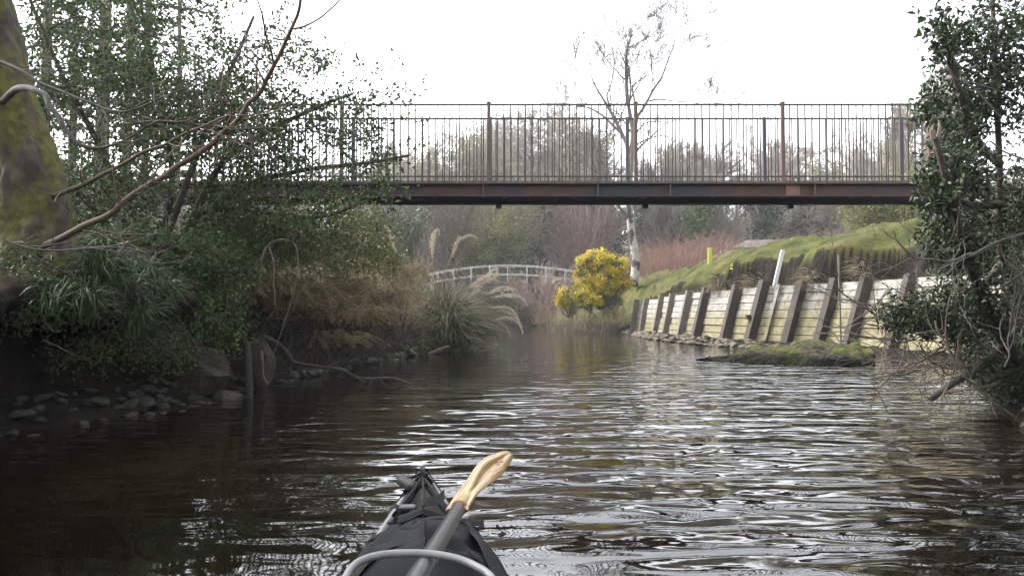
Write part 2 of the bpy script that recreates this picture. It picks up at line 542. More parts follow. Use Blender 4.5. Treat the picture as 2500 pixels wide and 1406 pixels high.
# far wooded hillside
hx = np.linspace(-420, 420, 130); hy = np.array([140, 180, 220, 260, 300, 340, 400, 480])
HX, HY = np.meshgrid(hx, hy)
HZ = 2 + np.interp(HY, [140, 300, 400, 480], [0, 40, 60, 55]) * (.75 + .22 * vnoise(HX * .006, HY * .006, 12)) + 2.2 * vnoise(HX * .09, HY * .09, 13)
M_HILL = mat('far_woodland_slope', (.075, .068, .058), (.12, .11, .09), .08, c3=(.06, .075, .045), scale3=.03, rough=1, bump=2.0, bscale=.3, spec=0)
tag(MB().grid(np.stack([HX, HY, HZ], -1)).build('hills', M_HILL, smooth=True), kind='structure')

HZM, nt_, b = new_mat('thin_veil_haze')  # even haze volume, added to veil the distance
nt_.nodes.remove(b)
pv = nt_.nodes.new('ShaderNodeVolumePrincipled')
pv.inputs['Color'].default_value = (.86, .87, .90, 1)
pv.inputs['Density'].default_value = .00065
pv.inputs['Anisotropy'].default_value = .2
nt_.links.new(pv.outputs[0], nt_.nodes['Material Output'].inputs['Volume'])
tag(MB().box((0, 230, 38), (900, 540, 79)).build('haze', HZM), kind='stuff')
SC.cycles.volume_max_steps = 64
SC.cycles.volume_bounces = 0

# ------------------------------------------------------------------ water
m, nt_, b = new_mat('peaty_river_water')
tc = nt_.nodes.new('ShaderNodeTexCoord')
obj = tc.outputs['Object']
sx = nt_.nodes.new('ShaderNodeSeparateXYZ'); nt_.links.new(obj, sx.inputs[0])
X_, Y_ = sx.outputs['X'], sx.outputs['Y']
bed = _mix(nt_, _ramp(nt_, _noise(nt_, .5, 4, vec=obj), .4, .65), (.003, .0022, .0014), (.0085, .0055, .0026))
nt_.links.new(bed, b.inputs['Base Color'])
b.inputs['Roughness'].default_value = .03
b.inputs['IOR'].default_value = 1.42
b.inputs['Specular IOR Level'].default_value = .6
patch = _noise(nt_, .30, 3, vec=obj, sc3=(1.0, .55, 1))
# the current ripples the right half; the pool on the left and far out lies smoother
edge = _math(nt_, 'MAXIMUM', _math(nt_, 'MULTIPLY', Y_, -.24), _math(nt_, 'ADD', _math(nt_, 'MULTIPLY', Y_, .30), -2.7))
side = _ramp(nt_, _math(nt_, 'SUBTRACT', X_, edge), -.5, .9)
farq = _ramp(nt_, Y_, 22, 11)
msk = _math(nt_, 'MULTIPLY', _math(nt_, 'ADD', _math(nt_, 'MULTIPLY', side, 1.0), _math(nt_, 'MULTIPLY', _math(nt_, 'SUBTRACT', patch, .5), 1.6)), farq, clamp=True)
msk = _math(nt_, 'ADD', _math(nt_, 'MULTIPLY', msk, .82), .18)
swell = _noise(nt_, 1.0, 1, vec=obj, sc3=(.6, 2.1, 1), rough=.4, dist=.5)
rip = _noise(nt_, 1.0, 1, vec=obj, sc3=(2.5, 5.0, 1), rough=.45, dist=.6)
fine = _noise(nt_, 1.0, 2, vec=obj, sc3=(7, 15, 1), rough=.5, dist=.3)
hsum = _math(nt_, 'ADD', _math(nt_, 'MULTIPLY', swell, .062), _math(nt_, 'ADD', _math(nt_, 'MULTIPLY', _math(nt_, 'MULTIPLY', rip, _ramp(nt_, Y_, 1.0, 6.5)), .052), _math(nt_, 'MULTIPLY', fine, .0009)))
hsum = _math(nt_, 'MULTIPLY', hsum, msk)
bn = nt_.nodes.new('ShaderNodeBump'); bn.inputs['Distance'].default_value = 1.0; bn.inputs['Strength'].default_value = 1.0
nt_.links.new(hsum, bn.inputs['Height']); nt_.links.new(bn.outputs[0], b.inputs['Normal'])
M_WATER = m
tag(MB().add([(-12, -30, 0), (14, -30, 0), (14, 75, 0), (-12, 75, 0)], [(0, 1, 2, 3)]).build('water', M_WATER), kind='structure')

# ------------------------------------------------------------------ shared materials
M_RUST = mat('rusty_painted_steel', (0.0462, 0.0185, 0.0141), (0.0707, 0.0299, 0.0207), 5, c3=(0.0190, 0.0207, 0.0299), scale3=1.3, lo3=.44, hi3=.60, rough=.75, bump=.003, bscale=30)
M_RAIL = mat('brown_rail_steel', (.042, .034, .031), (.070, .052, .045), 9, rough=.7)
M_NAVY = mat('navy_painted_steel', (0.0264, 0.0308, 0.0528), (0.0484, 0.0484, 0.0660), 4, rough=.6)
M_POST = mat('rust_brown_post', (0.0900, 0.0495, 0.0375), (0.1275, 0.0750, 0.0600), 7, rough=.75)
M_DECK = mat('weathered_deck_boards', (.10, .09, .075), (.16, .14, .11), 8, sc3=(.2, 3, 3), rough=.9)
M_BOLT = mat('grey_bolt_head', (.30, .29, .27), rough=.5, metal=.3)
M_TWIG = mat('grey_brown_twig', (0.0638, 0.0488, 0.0375), (0.1125, 0.09, 0.0713), 8, rough=.9)
M_TWIGD = mat('dark_twig', (.045, .034, .026), (.085, .066, .05), 10, rough=.9)
M_TWIGP = mat('pale_dead_stem', (0.1008, 0.0792, 0.0552), (0.1632, 0.1344, 0.1008), 10, rough=.85)
M_BARK = mat('bare_tree_bark', (.085, .07, .055), (.17, .145, .12), 7, sc3=(1, 1, .3), rough=.95, bump=.01)

# ================================================================== FOOTBRIDGE
YN, YF = 11.6, 12.45
fb = thing('footbridge', 'rusty brown steel footbridge with upright railings spanning the river', 'bridge', (0.7, 12.0, 2.55))
X0, X1 = -5.6, 6.9
ZB, ZT = 2.555, 2.752
def girder(Y, s, mats):
    g = MB()
    L = X1 - X0; cx = (X0 + X1) / 2
    g.box((cx, Y, ZT - .009), (L, .12, .018)); g.box((cx, Y, ZB + .007), (L, .12, .014)); g.box((cx, Y + s * .015, (ZB + ZT) / 2 - .001), (L, .012, ZT - ZB - .036))
    return g.build('girder', mats, fb, bevel=.003)
gn = girder(YN, 1, M_RUST)
gf = girder(YF, -1, M_NAVY)
for px in (1460, 1637, 1990, 1180, 880):
    x = (px - 1250) / F * YN
    MB().box((x, YN - .022, (ZB + ZT) / 2 - .001), (.016, .058, ZT - ZB - .037)).build('stiffener', M_POST, gn)
sp = MB().box((P(1935, 465, YN)[0], YN - .002, (ZB + ZT) / 2 - .001), (.205, .020, ZT - ZB - .04)).build('splice_plate', mat('brown_plate', (.15, .082, .06), (.2, .11, .08), 9, rough=.8), gn, bevel=.002)
for px in (1925, 1946):
    for zz in (.04, .10, .155):
        MB().tube([(P(px, 465, YN)[0], YN - .013, ZB + zz), (P(px, 465, YN)[0], YN - .022, ZB + zz)], .007, 6).build('bolt', M_NAVY, gn)
dk = MB()
for i in range(int((X1 - X0) / .15)):
    dk.box((X0 + .075 + i * .15, (YN + YF) / 2, ZT + .022), (.142, YF - YN - .02, .038))
dk.build('deck', M_DECK, fb)
for k in range(-4, 6):
    MB().box((-.12 + k * 1.067, (YN + YF) / 2, ZB + .125), (.07, YF - YN - .125, .09)).build('cross_beam', M_NAVY, fb)
lb = MB().box(((X0 + X1) / 2, YF - .085, ZB + .075), (X1 - X0, .016, .12)).build('inner_beam', M_NAVY, fb)
for px in (1114, 1165, 1356, 1413, 1290, 1560):
    c = P(px, 490, YF - .1)
    MB().tube([(c[0], YF - .094, ZB + .062), (c[0], YF - .104, ZB + .062)], .008, 6).build('bolt', M_BOLT, lb)
for px in (1218, 1573, 1925, 860):
    MB().box((P(px, 505, YF)[0], YF - .06, ZB - .0345), (.085, .1, .065)).build('bracket', M_NAVY, fb)
BAY = 2.134; XP0 = -.337
ZR, ZLO, ZPB = 3.90, 2.852, ZT + .002
for far, Y, mr, mp in ((0, YN, M_RAIL, M_POST), (1, YF, M_RAIL, M_NAVY)):
    rl = MB()
    rl.box(((X0 + X1) / 2, Y, ZR), (X1 - X0, .03, .028)); rl.box(((X0 + X1) / 2, Y, ZLO), (X1 - X0, .028, .02))
    ro = rl.build('railing', mr, fb, bevel=.004)
    stuffb = MB()
    for k in range(-2, 4):
        xp = XP0 + BAY * k
        p = MB().box((xp, Y, (ZR + .02 + ZPB) / 2), (.05, .062, ZR + .02 - ZPB))
        if not far:
            p.box((xp, Y, ZR + .031), (.062, .072, .018))
        p.build('post', mp, ro, bevel=.004)
        nb = 20
        for i in range(1, nb):
            x = xp + BAY * i / nb
            if x > X1 - .1: continue
            zb = ZLO + .011 if not far else ZLO + .011
            zb = ZPB + .012
            bx_ = MB().box((x + rnd.gauss(0, .003), Y, (zb + ZR - .0145) / 2), (.0155, .0155, ZR - .0145 - zb))
            if not far and -4.6 < x < 6: bx_.build('baluster', mr, ro)
            else:
                stuffb.box((x + rnd.gauss(0, .004), Y, (zb + ZR - .0145) / 2), (.0165, .0155, ZR - .0145 - zb))
    tag(stuffb.build('balusters', mr, ro), kind='stuff')

# ================================================================== RETAINING WALL
m, nt_, b = new_mat('weathered_wall_boards')
geo = nt_.nodes.new('ShaderNodeNewGeometry')
sx = nt_.nodes.new('ShaderNodeSeparateXYZ'); nt_.links.new(geo.outputs['Position'], sx.inputs[0])
pale = _mix(nt_, _ramp(nt_, _noise(nt_, 3, 6, sc3=(1, 1, 6)), .35, .65), (.17, .16, .14), (.31, .30, .265))
pale = _mix(nt_, _ramp(nt_, _noise(nt_, 9, 3, sc3=(1.2, 1.2, .25)), .52, .68), pale, (.10, .08, .05))
alg = _mix(nt_, _ramp(nt_, _noise(nt_, 5, 5), .35, .65), (.11, .094, .042), (.20, .18, .095))
fz = _math(nt_, 'ADD', sx.outputs['Z'], _math(nt_, 'MULTIPLY', _math(nt_, 'SUBTRACT', _noise(nt_, 2.4, 4, sc3=(1, 1, .5)), .5), 1.1))
fz = _math(nt_, 'ADD', fz, _math(nt_, 'MULTIPLY', _math(nt_, 'SUBTRACT', sx.outputs['Y'], 21.0), .035))
nt_.links.new(_mix(nt_, _ramp(nt_, fz, .75, 1.12), alg, pale), b.inputs['Base Color'])
b.inputs['Roughness'].default_value = .85
bn = nt_.nodes.new('ShaderNodeBump'); bn.inputs['Distance'].default_value = .006
nt_.links.new(_noise(nt_, 6, 5, sc3=(1, 1, 9)), bn.inputs['Height']); nt_.links.new(bn.outputs[0], b.inputs['Normal'])
M_BOARD = m
M_WPOST = mat('dark_wet_timber', (.022, .016, .013), (.048, .036, .029), 5, sc3=(6, 6, .6), c3=(.10, .08, .062), scale3=2, lo3=.58, hi3=.7, rough=.85, bump=.006)
M_WPOSTB = mat('grey_weathered_timber', (.08, .064, .05), (.16, .135, .11), 5, sc3=(6, 6, .6), rough=.85, bump=.005)
wall = thing('retaining_wall', 'leaning timber plank wall with thick posts holding the grassy right bank', 'wall', (6.3, 21, 0))
PPX = [(1548, 1560), (1569, 1586), (1603, 1615), (1627, 1641), (1665, 1678), (1704, 1726), (1776, 1807), (1834, 1876), (1922, 1953), (2003, 2036), (2078, 2101), (2182, 2207)]
def wall_y_at(pxb):
    ys = np.linspace(12, 33.4, 800); q = xw(ys) / ys * F + 1250
    return float(np.interp(pxb, q[::-1], ys[::-1]))
wys = [wall_y_at(a) for a, _ in PPX]
wys.append(13.6)
def wpt(y, z):
    """on the wall face at height z, leaning back into the bank"""
    return np.array((float(xw(y)) + lean(y) * z / 1.55, y + .10 * z / 1.55, z))
def wtop(y): return float(np.interp(y, [12, 17, 19.5, 21, 25, 30, 33.4], [1.70, 1.66, 1.66, 1.63, 1.56, 1.46, 1.38]))
for i in range(12):
    y0, y1 = wys[i], wys[i + 1]
    pb = MB()
    nrow = 8
    tp = min(wtop(y0), wtop(y1)) - .05
    for k in range(nrow):
        za, zb = -.12 + (tp + .12) * k / nrow + .010, -.12 + (tp + .12) * (k + 1) / nrow - .010
        j = rnd.gauss(0, .012)
        a0, a1, b0, b1 = wpt(y0, za), wpt(y1, za), wpt(y0, zb), wpt(y1, zb)
        nrm = np.cross(a1 - a0, b0 - a0); nrm /= np.linalg.norm(nrm)
        if nrm[0] > 0: nrm = -nrm
        Vf = np.array([a0, a1, b1, b0]) + nrm * (j + .0)
        Vb = Vf - nrm * .05
        pb.add(np.concatenate([Vf, Vb]), [(0, 1, 2, 3), (7, 6, 5, 4), (3, 2, 6, 7), (1, 0, 4, 5), (2, 1, 5, 6), (0, 3, 7, 4)])
    pb.build('plank_panel', M_BOARD, wall)
for i in range(13):
    y = wys[i]
    tz = wtop(y) - .03 + rnd.uniform(0, .04) + (.06 if i in (7, 10) else 0)
    a, t = wpt(y, -.25), wpt(y, tz)
    up = (t - a) / np.linalg.norm(t - a)
    tan = wpt(y - .3, .5) - wpt(y + .3, .5); tan[2] = 0; tan /= np.linalg.norm(tan)
    fn = np.cross(tan, up); fn /= np.linalg.norm(fn)
    if fn[0] > 0: fn = -fn
    wd = .085 if i < 5 else .10
    dp = (.20 if i < 5 else .24) * rnd.uniform(.9, 1.1)
    V = []
    for q, e in ((a, 1.0), (t, .97)):
        for s1, s2 in ((-1, 0), (1, 0), (1, 1), (-1, 1)):
            V.append(q + tan * s1 * wd * e + fn * (-.03 + s2 * (dp + .03) * e))
    MB().add(V, [(0, 1, 2, 3), (7, 6, 5, 4), (0, 4, 5, 1), (1, 5, 6, 2), (2, 6, 7, 3), (3, 7, 4, 0)]).build('post', M_WPOSTB if i < 5 else M_WPOST, wall, bevel=.012)
# pale batten beside the eighth post
a, t = wpt(wys[7] - .42, .0), wpt(wys[7] - .42, 1.6)
MB().tube([a + (-.03, 0, 0), t + (-.03, 0, 0)], .05, 4).build('batten', M_BOARD, wall)
MB().box(wpt(wys[7], .75) + (-.30, -.02, 0), (.10, .14, .12)).build('bracket', M_WPOST, wall)

# posts and stakes on the bank
M_WHITE = mat('chalky_white_paint', (0.54, 0.54, 0.525), (0.45, 0.45, 0.4275), 9, rough=.6)
def plank_post(name, label, pa, pb_, wid, dep, mt, Y):
    for yy_ in (np.arange(Y, Y + 14, .1) if name == 'marker_post' else ()):
        q_ = P(*pa, yy_)
        if gz(q_[0], q_[1]) >= q_[2] - .02: Y = yy_; break
    a, t = P(*pa, Y), P(*pb_, Y)
    a[2] = min(a[2], gz(a[0], a[1])) - .1
    o = thing(name, label, 'post', a)
    up = (t - a) / np.linalg.norm(t - a)
    s = np.cross(up, (0, 1, 0)); s /= np.linalg.norm(s); f_ = np.cross(s, up)
    V = [q + s * i * wid / 2 + f_ * j * dep / 2 for q in (a, t) for i, j in ((-1, -1), (1, -1), (1, 1), (-1, 1))]
    MB().add(V, [(3, 2, 1, 0), (4, 5, 6, 7), (0, 1, 5, 4), (1, 2, 6, 5), (2, 3, 7, 6), (3, 0, 4, 7)]).build('shaft', mt, o, bevel=.008)
    return o, up, t
o, up, t = plank_post('leaning_post', 'white painted post leaning to one side behind the timber wall', (1886, 700), (1911, 612), .10, .08, M_WHITE, 21.6)
MB().tube([t - up * .0, t + up * .015], .05, 8).build('cap', M_WHITE, o)
o, up, t = plank_post('marker_post', 'bright yellow square marker post standing on the grass slope', (1733, 640), (1733, 606), .14, .10, mat('yellow_paint', (.40, .44, .06), (.36, .39, .05), 6, rough=.5), 27.0)
MB().tube([t - (0, 0, .0), t + (0, 0, .012)], .06, 4).build('cap', M_WHITE, o)
o, up, t = plank_post('stake', 'short pale wooden stake in the turf above the wall', (2052, 668), (2047, 622), .04, .04, M_TWIGP, 18.6)

# ================================================================== ARCHED WHITE BRIDGE
YA, YB = 52.5, 53.9
ab = thing('arched_bridge', 'white arched footbridge with thin double rails beyond the pampas grass', 'bridge', (0, 53, 1.6))
M_ABR = mat('white_rail_paint', (.55, .55, .54), (.42, .42, .41), 4, rough=.5)
M_ABD = mat('brown_arch_timber', (.10, .075, .06), (.16, .12, .10), 4, rough=.9)
xa = np.linspace(-7.6, 6.2, 29)
def arc(z0, k): return z0 - k * (xa + .2) ** 2
zdk = arc(2.83, .0205)
for s, Y in enumerate((YA, YB)):
    rr = MB()
    rr.tube(np.stack([xa, xa * 0 + Y, zdk + 1.08], 1), .026, 6); rr.tube(np.stack([xa, xa * 0 + Y, zdk + .50], 1), .024, 6)
    ro = rr.build('railing', M_ABR, ab, smooth=True)
    for px in (945, 1000, 1052, 1104, 1149, 1195, 1239, 1287, 1333, 1382, 1430):
        x = (px - 1250) / F * YA
        z = float(np.interp(x, xa, zdk))
        MB().box((x, Y, z + .49), (.045, .045, 1.16)).build('post', M_ABR, ro)
dkm = MB()
V = np.stack([np.stack([xa, xa * 0 + yy, zdk + dz], 1) for yy, dz in ((YA + .05, .0), (YA + .05, -.16), (YB - .05, -.16), (YB - .05, .0))], 1)
dkm.grid(V, closed=True)
dkm.build('deck', M_ABD, ab)
dkm = MB()
zar = arc(2.62, .034)
V = np.stack([np.stack([xa, xa * 0 + yy, zar + dz], 1) for yy, dz in ((YA + .02, .0), (YA + .02, -.2), (YA + .2, -.2), (YA + .2, .0))], 1)
dkm.grid(V, closed=True)
dkm.build('arch_beam', M_ABD, ab)
for sx_ in (-1, 1):
    MB().box((sx_ * 6.6 - .6, 53.2, 1.0), (.9, 2.0, 2.0)).build('abutment', mat('mossy_abutment_stone', (.12, .11, .09), (.2, .18, .15), 3, rough=.95), ab)

# ================================================================== SHED
sh = thing('shed', 'low shed with a pale corrugated roof showing above the grassy bank', 'shed', (16.5, 50.5, 2.2))
M_SHW = mat('grey_shed_boards', (.13, .13, .13), (.19, .185, .18), 3, sc3=(6, 6, .3), rough=.9)
M_CORR, nt_, b = new_mat('corrugated_roof_sheet')
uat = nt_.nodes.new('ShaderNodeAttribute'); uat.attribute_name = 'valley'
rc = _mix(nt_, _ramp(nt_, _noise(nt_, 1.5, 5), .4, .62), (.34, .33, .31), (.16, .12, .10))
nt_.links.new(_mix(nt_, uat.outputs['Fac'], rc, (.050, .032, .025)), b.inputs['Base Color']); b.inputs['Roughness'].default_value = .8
eav = P(1795, 607, 49); eav2 = P(2040, 607, 49)
MB().box(((eav[0] + eav2[0]) / 2 + 1, 51.6, (2.0 + eav[2]) / 2), (eav2[0] - eav[0] + 2, 4.4, eav[2] - 2.0)).build('wall', M_SHW, sh)
nx = 400
xs = np.linspace(eav[0] - .4, eav2[0] + 3.4, nx)
rows = []
cor = np.sin((xs - xs[0]) / .19 * 2 * PI)
for (yy, zz, sh_) in ((48.9, eav[2] + .04, 0.0), (50.6, eav[2] + .42, 1.1), (52.4, eav[2] + .82, 2.2), (55.4, eav[2] + .1, 2.4)):
    rows.append(np.stack([xs + sh_, np.full(nx, yy), zz + .03 * cor], 1))
rf = MB().grid(np.array(rows)).build('roof', M_CORR, sh)
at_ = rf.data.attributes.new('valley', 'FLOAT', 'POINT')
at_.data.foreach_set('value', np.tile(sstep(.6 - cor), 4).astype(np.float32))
pn = thing('fence_panel', 'grey board fence panel with a pale top rail behind the grass crest', 'fence', P(1800, 640, 45))
a, b2 = P(1762, 613, 45), P(1846, 611, 45)
pf = MB()
for i in range(14):
    x = a[0] + (b2[0] - a[0]) * (i + .5) / 14
    pf.box((x, 45, (1.9 + a[2]) / 2), ((b2[0] - a[0]) / 14 - .012, .02, a[2] - 1.9))
pf.build('boards', M_SHW, pn)
MB().box(((a[0] + b2[0]) / 2, 45 - .035, a[2] + .0), (b2[0] - a[0], .045, .05)).build('top_rail', M_WHITE, pn)
MB().box((a[0] - .05, 45, (1.9 + a[2]) / 2), (.07, .07, a[2] - 1.9 + .06)).build('post', M_WHITE, pn)

# ================================================================== MOUND AND STONES
def blob(n1=40, n2=20):
    u = np.linspace(0, 2 * PI, n1, endpoint=False); v = np.linspace(0, PI, n2)
    U, Vv = np.meshgrid(u, v)
    return np.stack([np.sin(Vv) * np.cos(U), np.sin(Vv) * np.sin(U), np.cos(Vv)], -1)
m, nt_, b = new_mat('mossy_mud')
geo = nt_.nodes.new('ShaderNodeNewGeometry')
sn = nt_.nodes.new('ShaderNodeSeparateXYZ'); nt_.links.new(geo.outputs['Normal'], sn.inputs[0])
mud = _mix(nt_, _ramp(nt_, _noise(nt_, 4, 6), .35, .65), (.030, .022, .015), (.070, .053, .036))
moss = _mix(nt_, _ramp(nt_, _noise(nt_, 7, 6), .35, .65), (.018, .030, .005), (.080, .090, .010))
fm = _math(nt_, 'MULTIPLY', _ramp(nt_, _noise(nt_, 1.8, 5), .42, .54), _ramp(nt_, sn.outputs['Z'], .1, .5))
wet = _mix(nt_, _ramp(nt_, _noise(nt_, 5, 4), .4, .6), (.008, .008, .005), (.018, .018, .008))
sp_ = nt_.nodes.new('ShaderNodeSeparateXYZ'); nt_.links.new(geo.outputs['Position'], sp_.inputs[0])
wl_ = _math(nt_, 'ADD', sp_.outputs['Z'], _math(nt_, 'MULTIPLY', _math(nt_, 'SUBTRACT', _noise(nt_, 4, 4), .5), .25))
colm = _mix(nt_, _math(nt_, 'MINIMUM', _ramp(nt_, sn.outputs['Z'], .05, .45), _ramp(nt_, wl_, .10, .2)), wet, _mix(nt_, fm, mud, moss))
nt_.links.new(colm, b.inputs['Base Color']); b.inputs['Roughness'].default_value = .9; b.inputs['Specular IOR Level'].default_value = .15
bn = nt_.nodes.new('ShaderNodeBump'); bn.inputs['Distance'].default_value = .09
nt_.links.new(_noise(nt_, 16, 6), bn.inputs['Height']); nt_.links.new(bn.outputs[0], b.inputs['Normal'])
M_MOUND = m
# the mound: long low back, pointed on the river side, blunt and undercut by the wall
MXa, MXb = P(1722, 886, 14.4)[0], P(2105, 886, 14.9)[0]
nu, nv = 120, 60
uu = np.linspace(0, 1, nu)
rows = []
for k in range(nv):
    v = k / (nv - 1)
    ang = PI * v
    wid = .18 + 1.15 * sstep(uu / .55) - .25 * sstep((uu - .8) / .2)
    ht = .03 + .27 * sstep(uu / .7) + .10 * np.sin(uu * 7) * sstep(uu / .3) * .4
    yy = 14.75 + .45 * uu - np.cos(ang) * wid * (1 + .18 * vnoise(uu * 5, v * 3 + 7, 31))
    zz = -.12 + (ht + .12) * np.sin(ang) ** .32 * (1 + .32 * vnoise(uu * 7, v * 5, 33)) + .025 * vnoise(uu * 40, v * 18, 34)
    xx = MXa + (MXb - MXa) * uu + .2 * vnoise(uu * 3, v * 4, 35)
    rows.append(np.stack([xx, yy, zz], 1))
tag(MB().grid(np.array(rows)).build('mossy_mud_bank', M_MOUND, smooth=True), kind='structure')

def rock_mesh(name, seed, mt, flat=.6):
    B = blob(14, 8)
    q = B.copy()
    r_ = 1 + .28 * np.array([[nz(*(p * 1.3 + seed * 9.1)) for p in row] for row in B]) + .12 * np.array([[nz(*(p * 3.1 + seed * 4.7)) for p in row] for row in B])
    q = B * r_[..., None]
    # chop a few planes for facets
    rr = np.random.default_rng(seed)
    for _ in range(5):
        nn = rr.normal(size=3); nn /= np.linalg.norm(nn)
        dd = q @ nn
        q = q - np.clip(dd - .62, 0, None)[..., None] * nn * .9
    q[..., 2] *= flat
    mb = MB(); mb.grid(q, closed=True)
    return mb.mesh(name, mt)
M_STONE = mat('river_stone', (.065, .05, .032), (.19, .155, .10), 3, c3=(.03, .027, .022), scale3=2.5, lo3=.5, hi3=.68, rough=.85, bump=.02, coord='Object')
M_STONED = mat('dark_bank_stone', (0.0168, 0.0144, 0.0106), (0.0408, 0.0346, 0.0240), 3, c3=(0.0480, 0.0408, 0.0096), scale3=1.6, lo3=.55, hi3=.64, rough=.7, bump=.02)
RM = [rock_mesh('stone', k, M_STONE, (.5, .65, .45, .7, .55)[k]) for k in range(5)]
RMD = [rock_mesh('bank_stone', k + 10, M_STONED, (.5, .6, .45, .7, .55)[k]) for k in range(5)]
def put_rock(me, name, label, x, y, z, s, group=None):
    o = bpy.data.objects.new(name, me); COL.objects.link(o)
    o.location = (x, y, z); o.scale = (s * rnd.uniform(.8, 1.3), s * rnd.uniform(.8, 1.3), s); o.rotation_euler = (rnd.uniform(-.3, .3), rnd.uniform(-.3, .3), rnd.uniform(0, 6.28))
    return tag(o, label, 'stone', group)
for i in range(280):
    y = rnd.uniform(19.2, 30.5) if i < 240 else rnd.uniform(29, 33.3)
    off = abs(rnd.gauss(0, .55)) + .05
    wdt = np.interp(y, [19, 21, 26, 31, 33.5], [1.35, 1.1, .75, .45, .4])
    off = min(off * wdt * 1.6, wdt)
    put_rock(RM[i % 5], 'stone', 'small grey brown stone in the rubble at the foot of the timber wall', float(xw(y)) - off - .2, y, .13 * (1 - off / wdt) + .03, rnd.uniform(.035, .11), 'stones at the foot of the timber wall')
c = P(1678, 818, 24.2)
put_rock(RM[1], 'stone', 'largest pale stone leaning against the foot of the timber wall', c[0], c[1], .13, .24)
for i in range(190):
    y = rnd.uniform(4.6, 9.8)
    dl = rnd.uniform(-.12, .72) * np.interp(y, [5, 8.5, 9.6], [1, .9, .5])
    x = float(xl(np.array([y]))[0]) - dl
    put_rock(RMD[i % 5], 'bank_stone', 'dark damp stone on the shadowy left shore under the bank', x, y, max(gz(x, y) + .02, -.03), rnd.uniform(.03, .085), 'dark stones on the left shore')
for i in range(26):
    y = rnd.uniform(10, 17.5)
    x = float(xl(np.array([y]))[0]) + rnd.uniform(-.25, .1)
    put_rock(RMD[i % 5], 'bank_stone', 'dark wet stone at the water line below the brown bracken', x, y, rnd.uniform(-.02, .06), rnd.uniform(.06, .15), 'wet stones below the bracken')
# big squared blocks under the left bank
M_BLOCK = mat('brown_sandstone_block', (0.0383, 0.0279, 0.0203), (0.0675, 0.0518, 0.0383), 3, c3=(0.0225, 0.0248, 0.0054), scale3=2.2, lo3=.52, hi3=.62, rough=.9, bump=.02)
for px, py, Y, s, lab in ((490, 905, 8.6, (.62, .5, .42), 'large brown stone block in the shade of the undercut bank'), (555, 985, 8.3, (.30, .35, .22), 'grey wedge shaped block at the water line beside the black upright stem'), (640, 880, 9.6, (.30, .3, .5), 'upright reddish slab of stone between roots on the left bank')):
    c = P(px, py, Y)
    o = bpy.data.objects.new('stone_block', rock_mesh('stone_block', int(px), M_BLOCK, 1.0)); COL.objects.link(o)
    o.scale = tuple(q * .62 for q in s)
    o.location = tuple(c); o.rotation_euler = (rnd.uniform(-.12, .12), rnd.uniform(-.12, .12), rnd.uniform(-.4, .4))
    tag(o, lab, 'stone block')

# ================================================================== KAYAK (axis swings 6.3 degrees left, under the camera)
KYAW = math.atan2(217.0, F)
KR = np.array([[math.cos(KYAW), -math.sin(KYAW), 0], [math.sin(KYAW), math.cos(KYAW), 0], [0, 0, 1]])
def K(x, y, z): return np.array((x, y, z)) @ KR.T
ky = thing('kayak', 'black decked kayak bow with cords pointing up the river', 'kayak', (0, 0, 0))
M_HULL = mat('black_carbon_hull', (0.005, 0.005, 0.006), (0.01, 0.01, 0.011), 60, rough=.28, spec=.6)
M_DECKB = mat('grey_black_deck', (.006, .006, .007), (.011, .011, .012), 90, rough=.13, spec=.6)
M_CORD = mat('black_cord', (.005, .005, .006), (.011, .011, .012), 120, rough=.8, spec=.12)
M_CLOTH = mat('black_woven_cloth', (.0065, .0072, .0092), (.0110, .0120, .0145), 160, rough=.8, bump=.0012, bscale=420, spec=.12)
KT = 3.11
def khalf(y): return np.interp(y, [0, .9, 1.4, 1.97, 2.43, 2.80, 3.0, 3.09, KT], [.29, .26, .225, .178, .112, .058, .026, .011, .004])
def kedge(y): return np.interp(y, [0, 2.0, KT], [.255, .262, .30])
def kpeak(y): return kedge(y) + np.interp(y, [0, 1.9, 2.6, KT], [.10, .075, .035, .004])
yk = np.concatenate([np.linspace(-.2, 2.4, 27), np.linspace(2.45, KT, 16)])
prof = []
for y in yk:
    h, e, p = khalf(y), kedge(y), kpeak(y)
    kz = -.10 + .34 * sstep((y - 2.1) / 1.0)
    ring = [(0, kz), (h * .55, kz + .03), (h * .86, kz + .45 * (e - kz)), (h, e - .03), (h * 1.0, e), (h * .97, e + .008)]
    deck = [(h * .9, e + (p - e) * .10), (h * .6, e + (p - e) * .45), (h * .3, e + (p - e) * .78), (h * .1, e + (p - e) * .97), (0, p)]
    prof.append((y, ring, deck))
hl, dkk = [], []
for y, ring, deck in prof:
    full = [(-a, z) for a, z in ring[::-1]] + ring[1:]
    hl.append([K(a, y, z) for a, z in full])
    fd = [(a, z + .0) for a, z in deck]
    fd = [ring[-1]] + fd + [(-a, z) for a, z in fd[:-1][::-1]] + [(-ring[-1][0], ring[-1][1])]
    dkk.append([K(a, y, z) for a, z in fd])
MB().grid(np.array(hl)).build('hull', M_HULL, ky, smooth=True)
MB().grid(np.array(dkk)).build('deck', M_DECKB, ky, smooth=True)
MB().tube([K(0, KT - .11, kpeak(KT - .11) + .001), K(0, KT - .03, kpeak(KT - .03) + .003), K(0, KT + .004, .285), K(0, KT - .02, .22), K(0, KT - .12, .12)], [.010, .010, .010, .009, .008], 8).build('bow_rail', M_HULL, ky, smooth=True)
def KD(x, y, dz=.0):
    """a point on the deck"""
    h, e, p = khalf(y), kedge(y), kpeak(y)
    return K(x, y, e + (p - e) * max(0, 1 - abs(x) / h) + dz)
cd = [KD(-.005, 2.80, .014), KD(-.030, 2.66, .012), KD(-.062, 2.50, .012), KD(-.085, 2.41, .012)]
MB().tube(cr(cd), .0056, 8).build('deck_cord', M_CORD, ky, smooth=True)
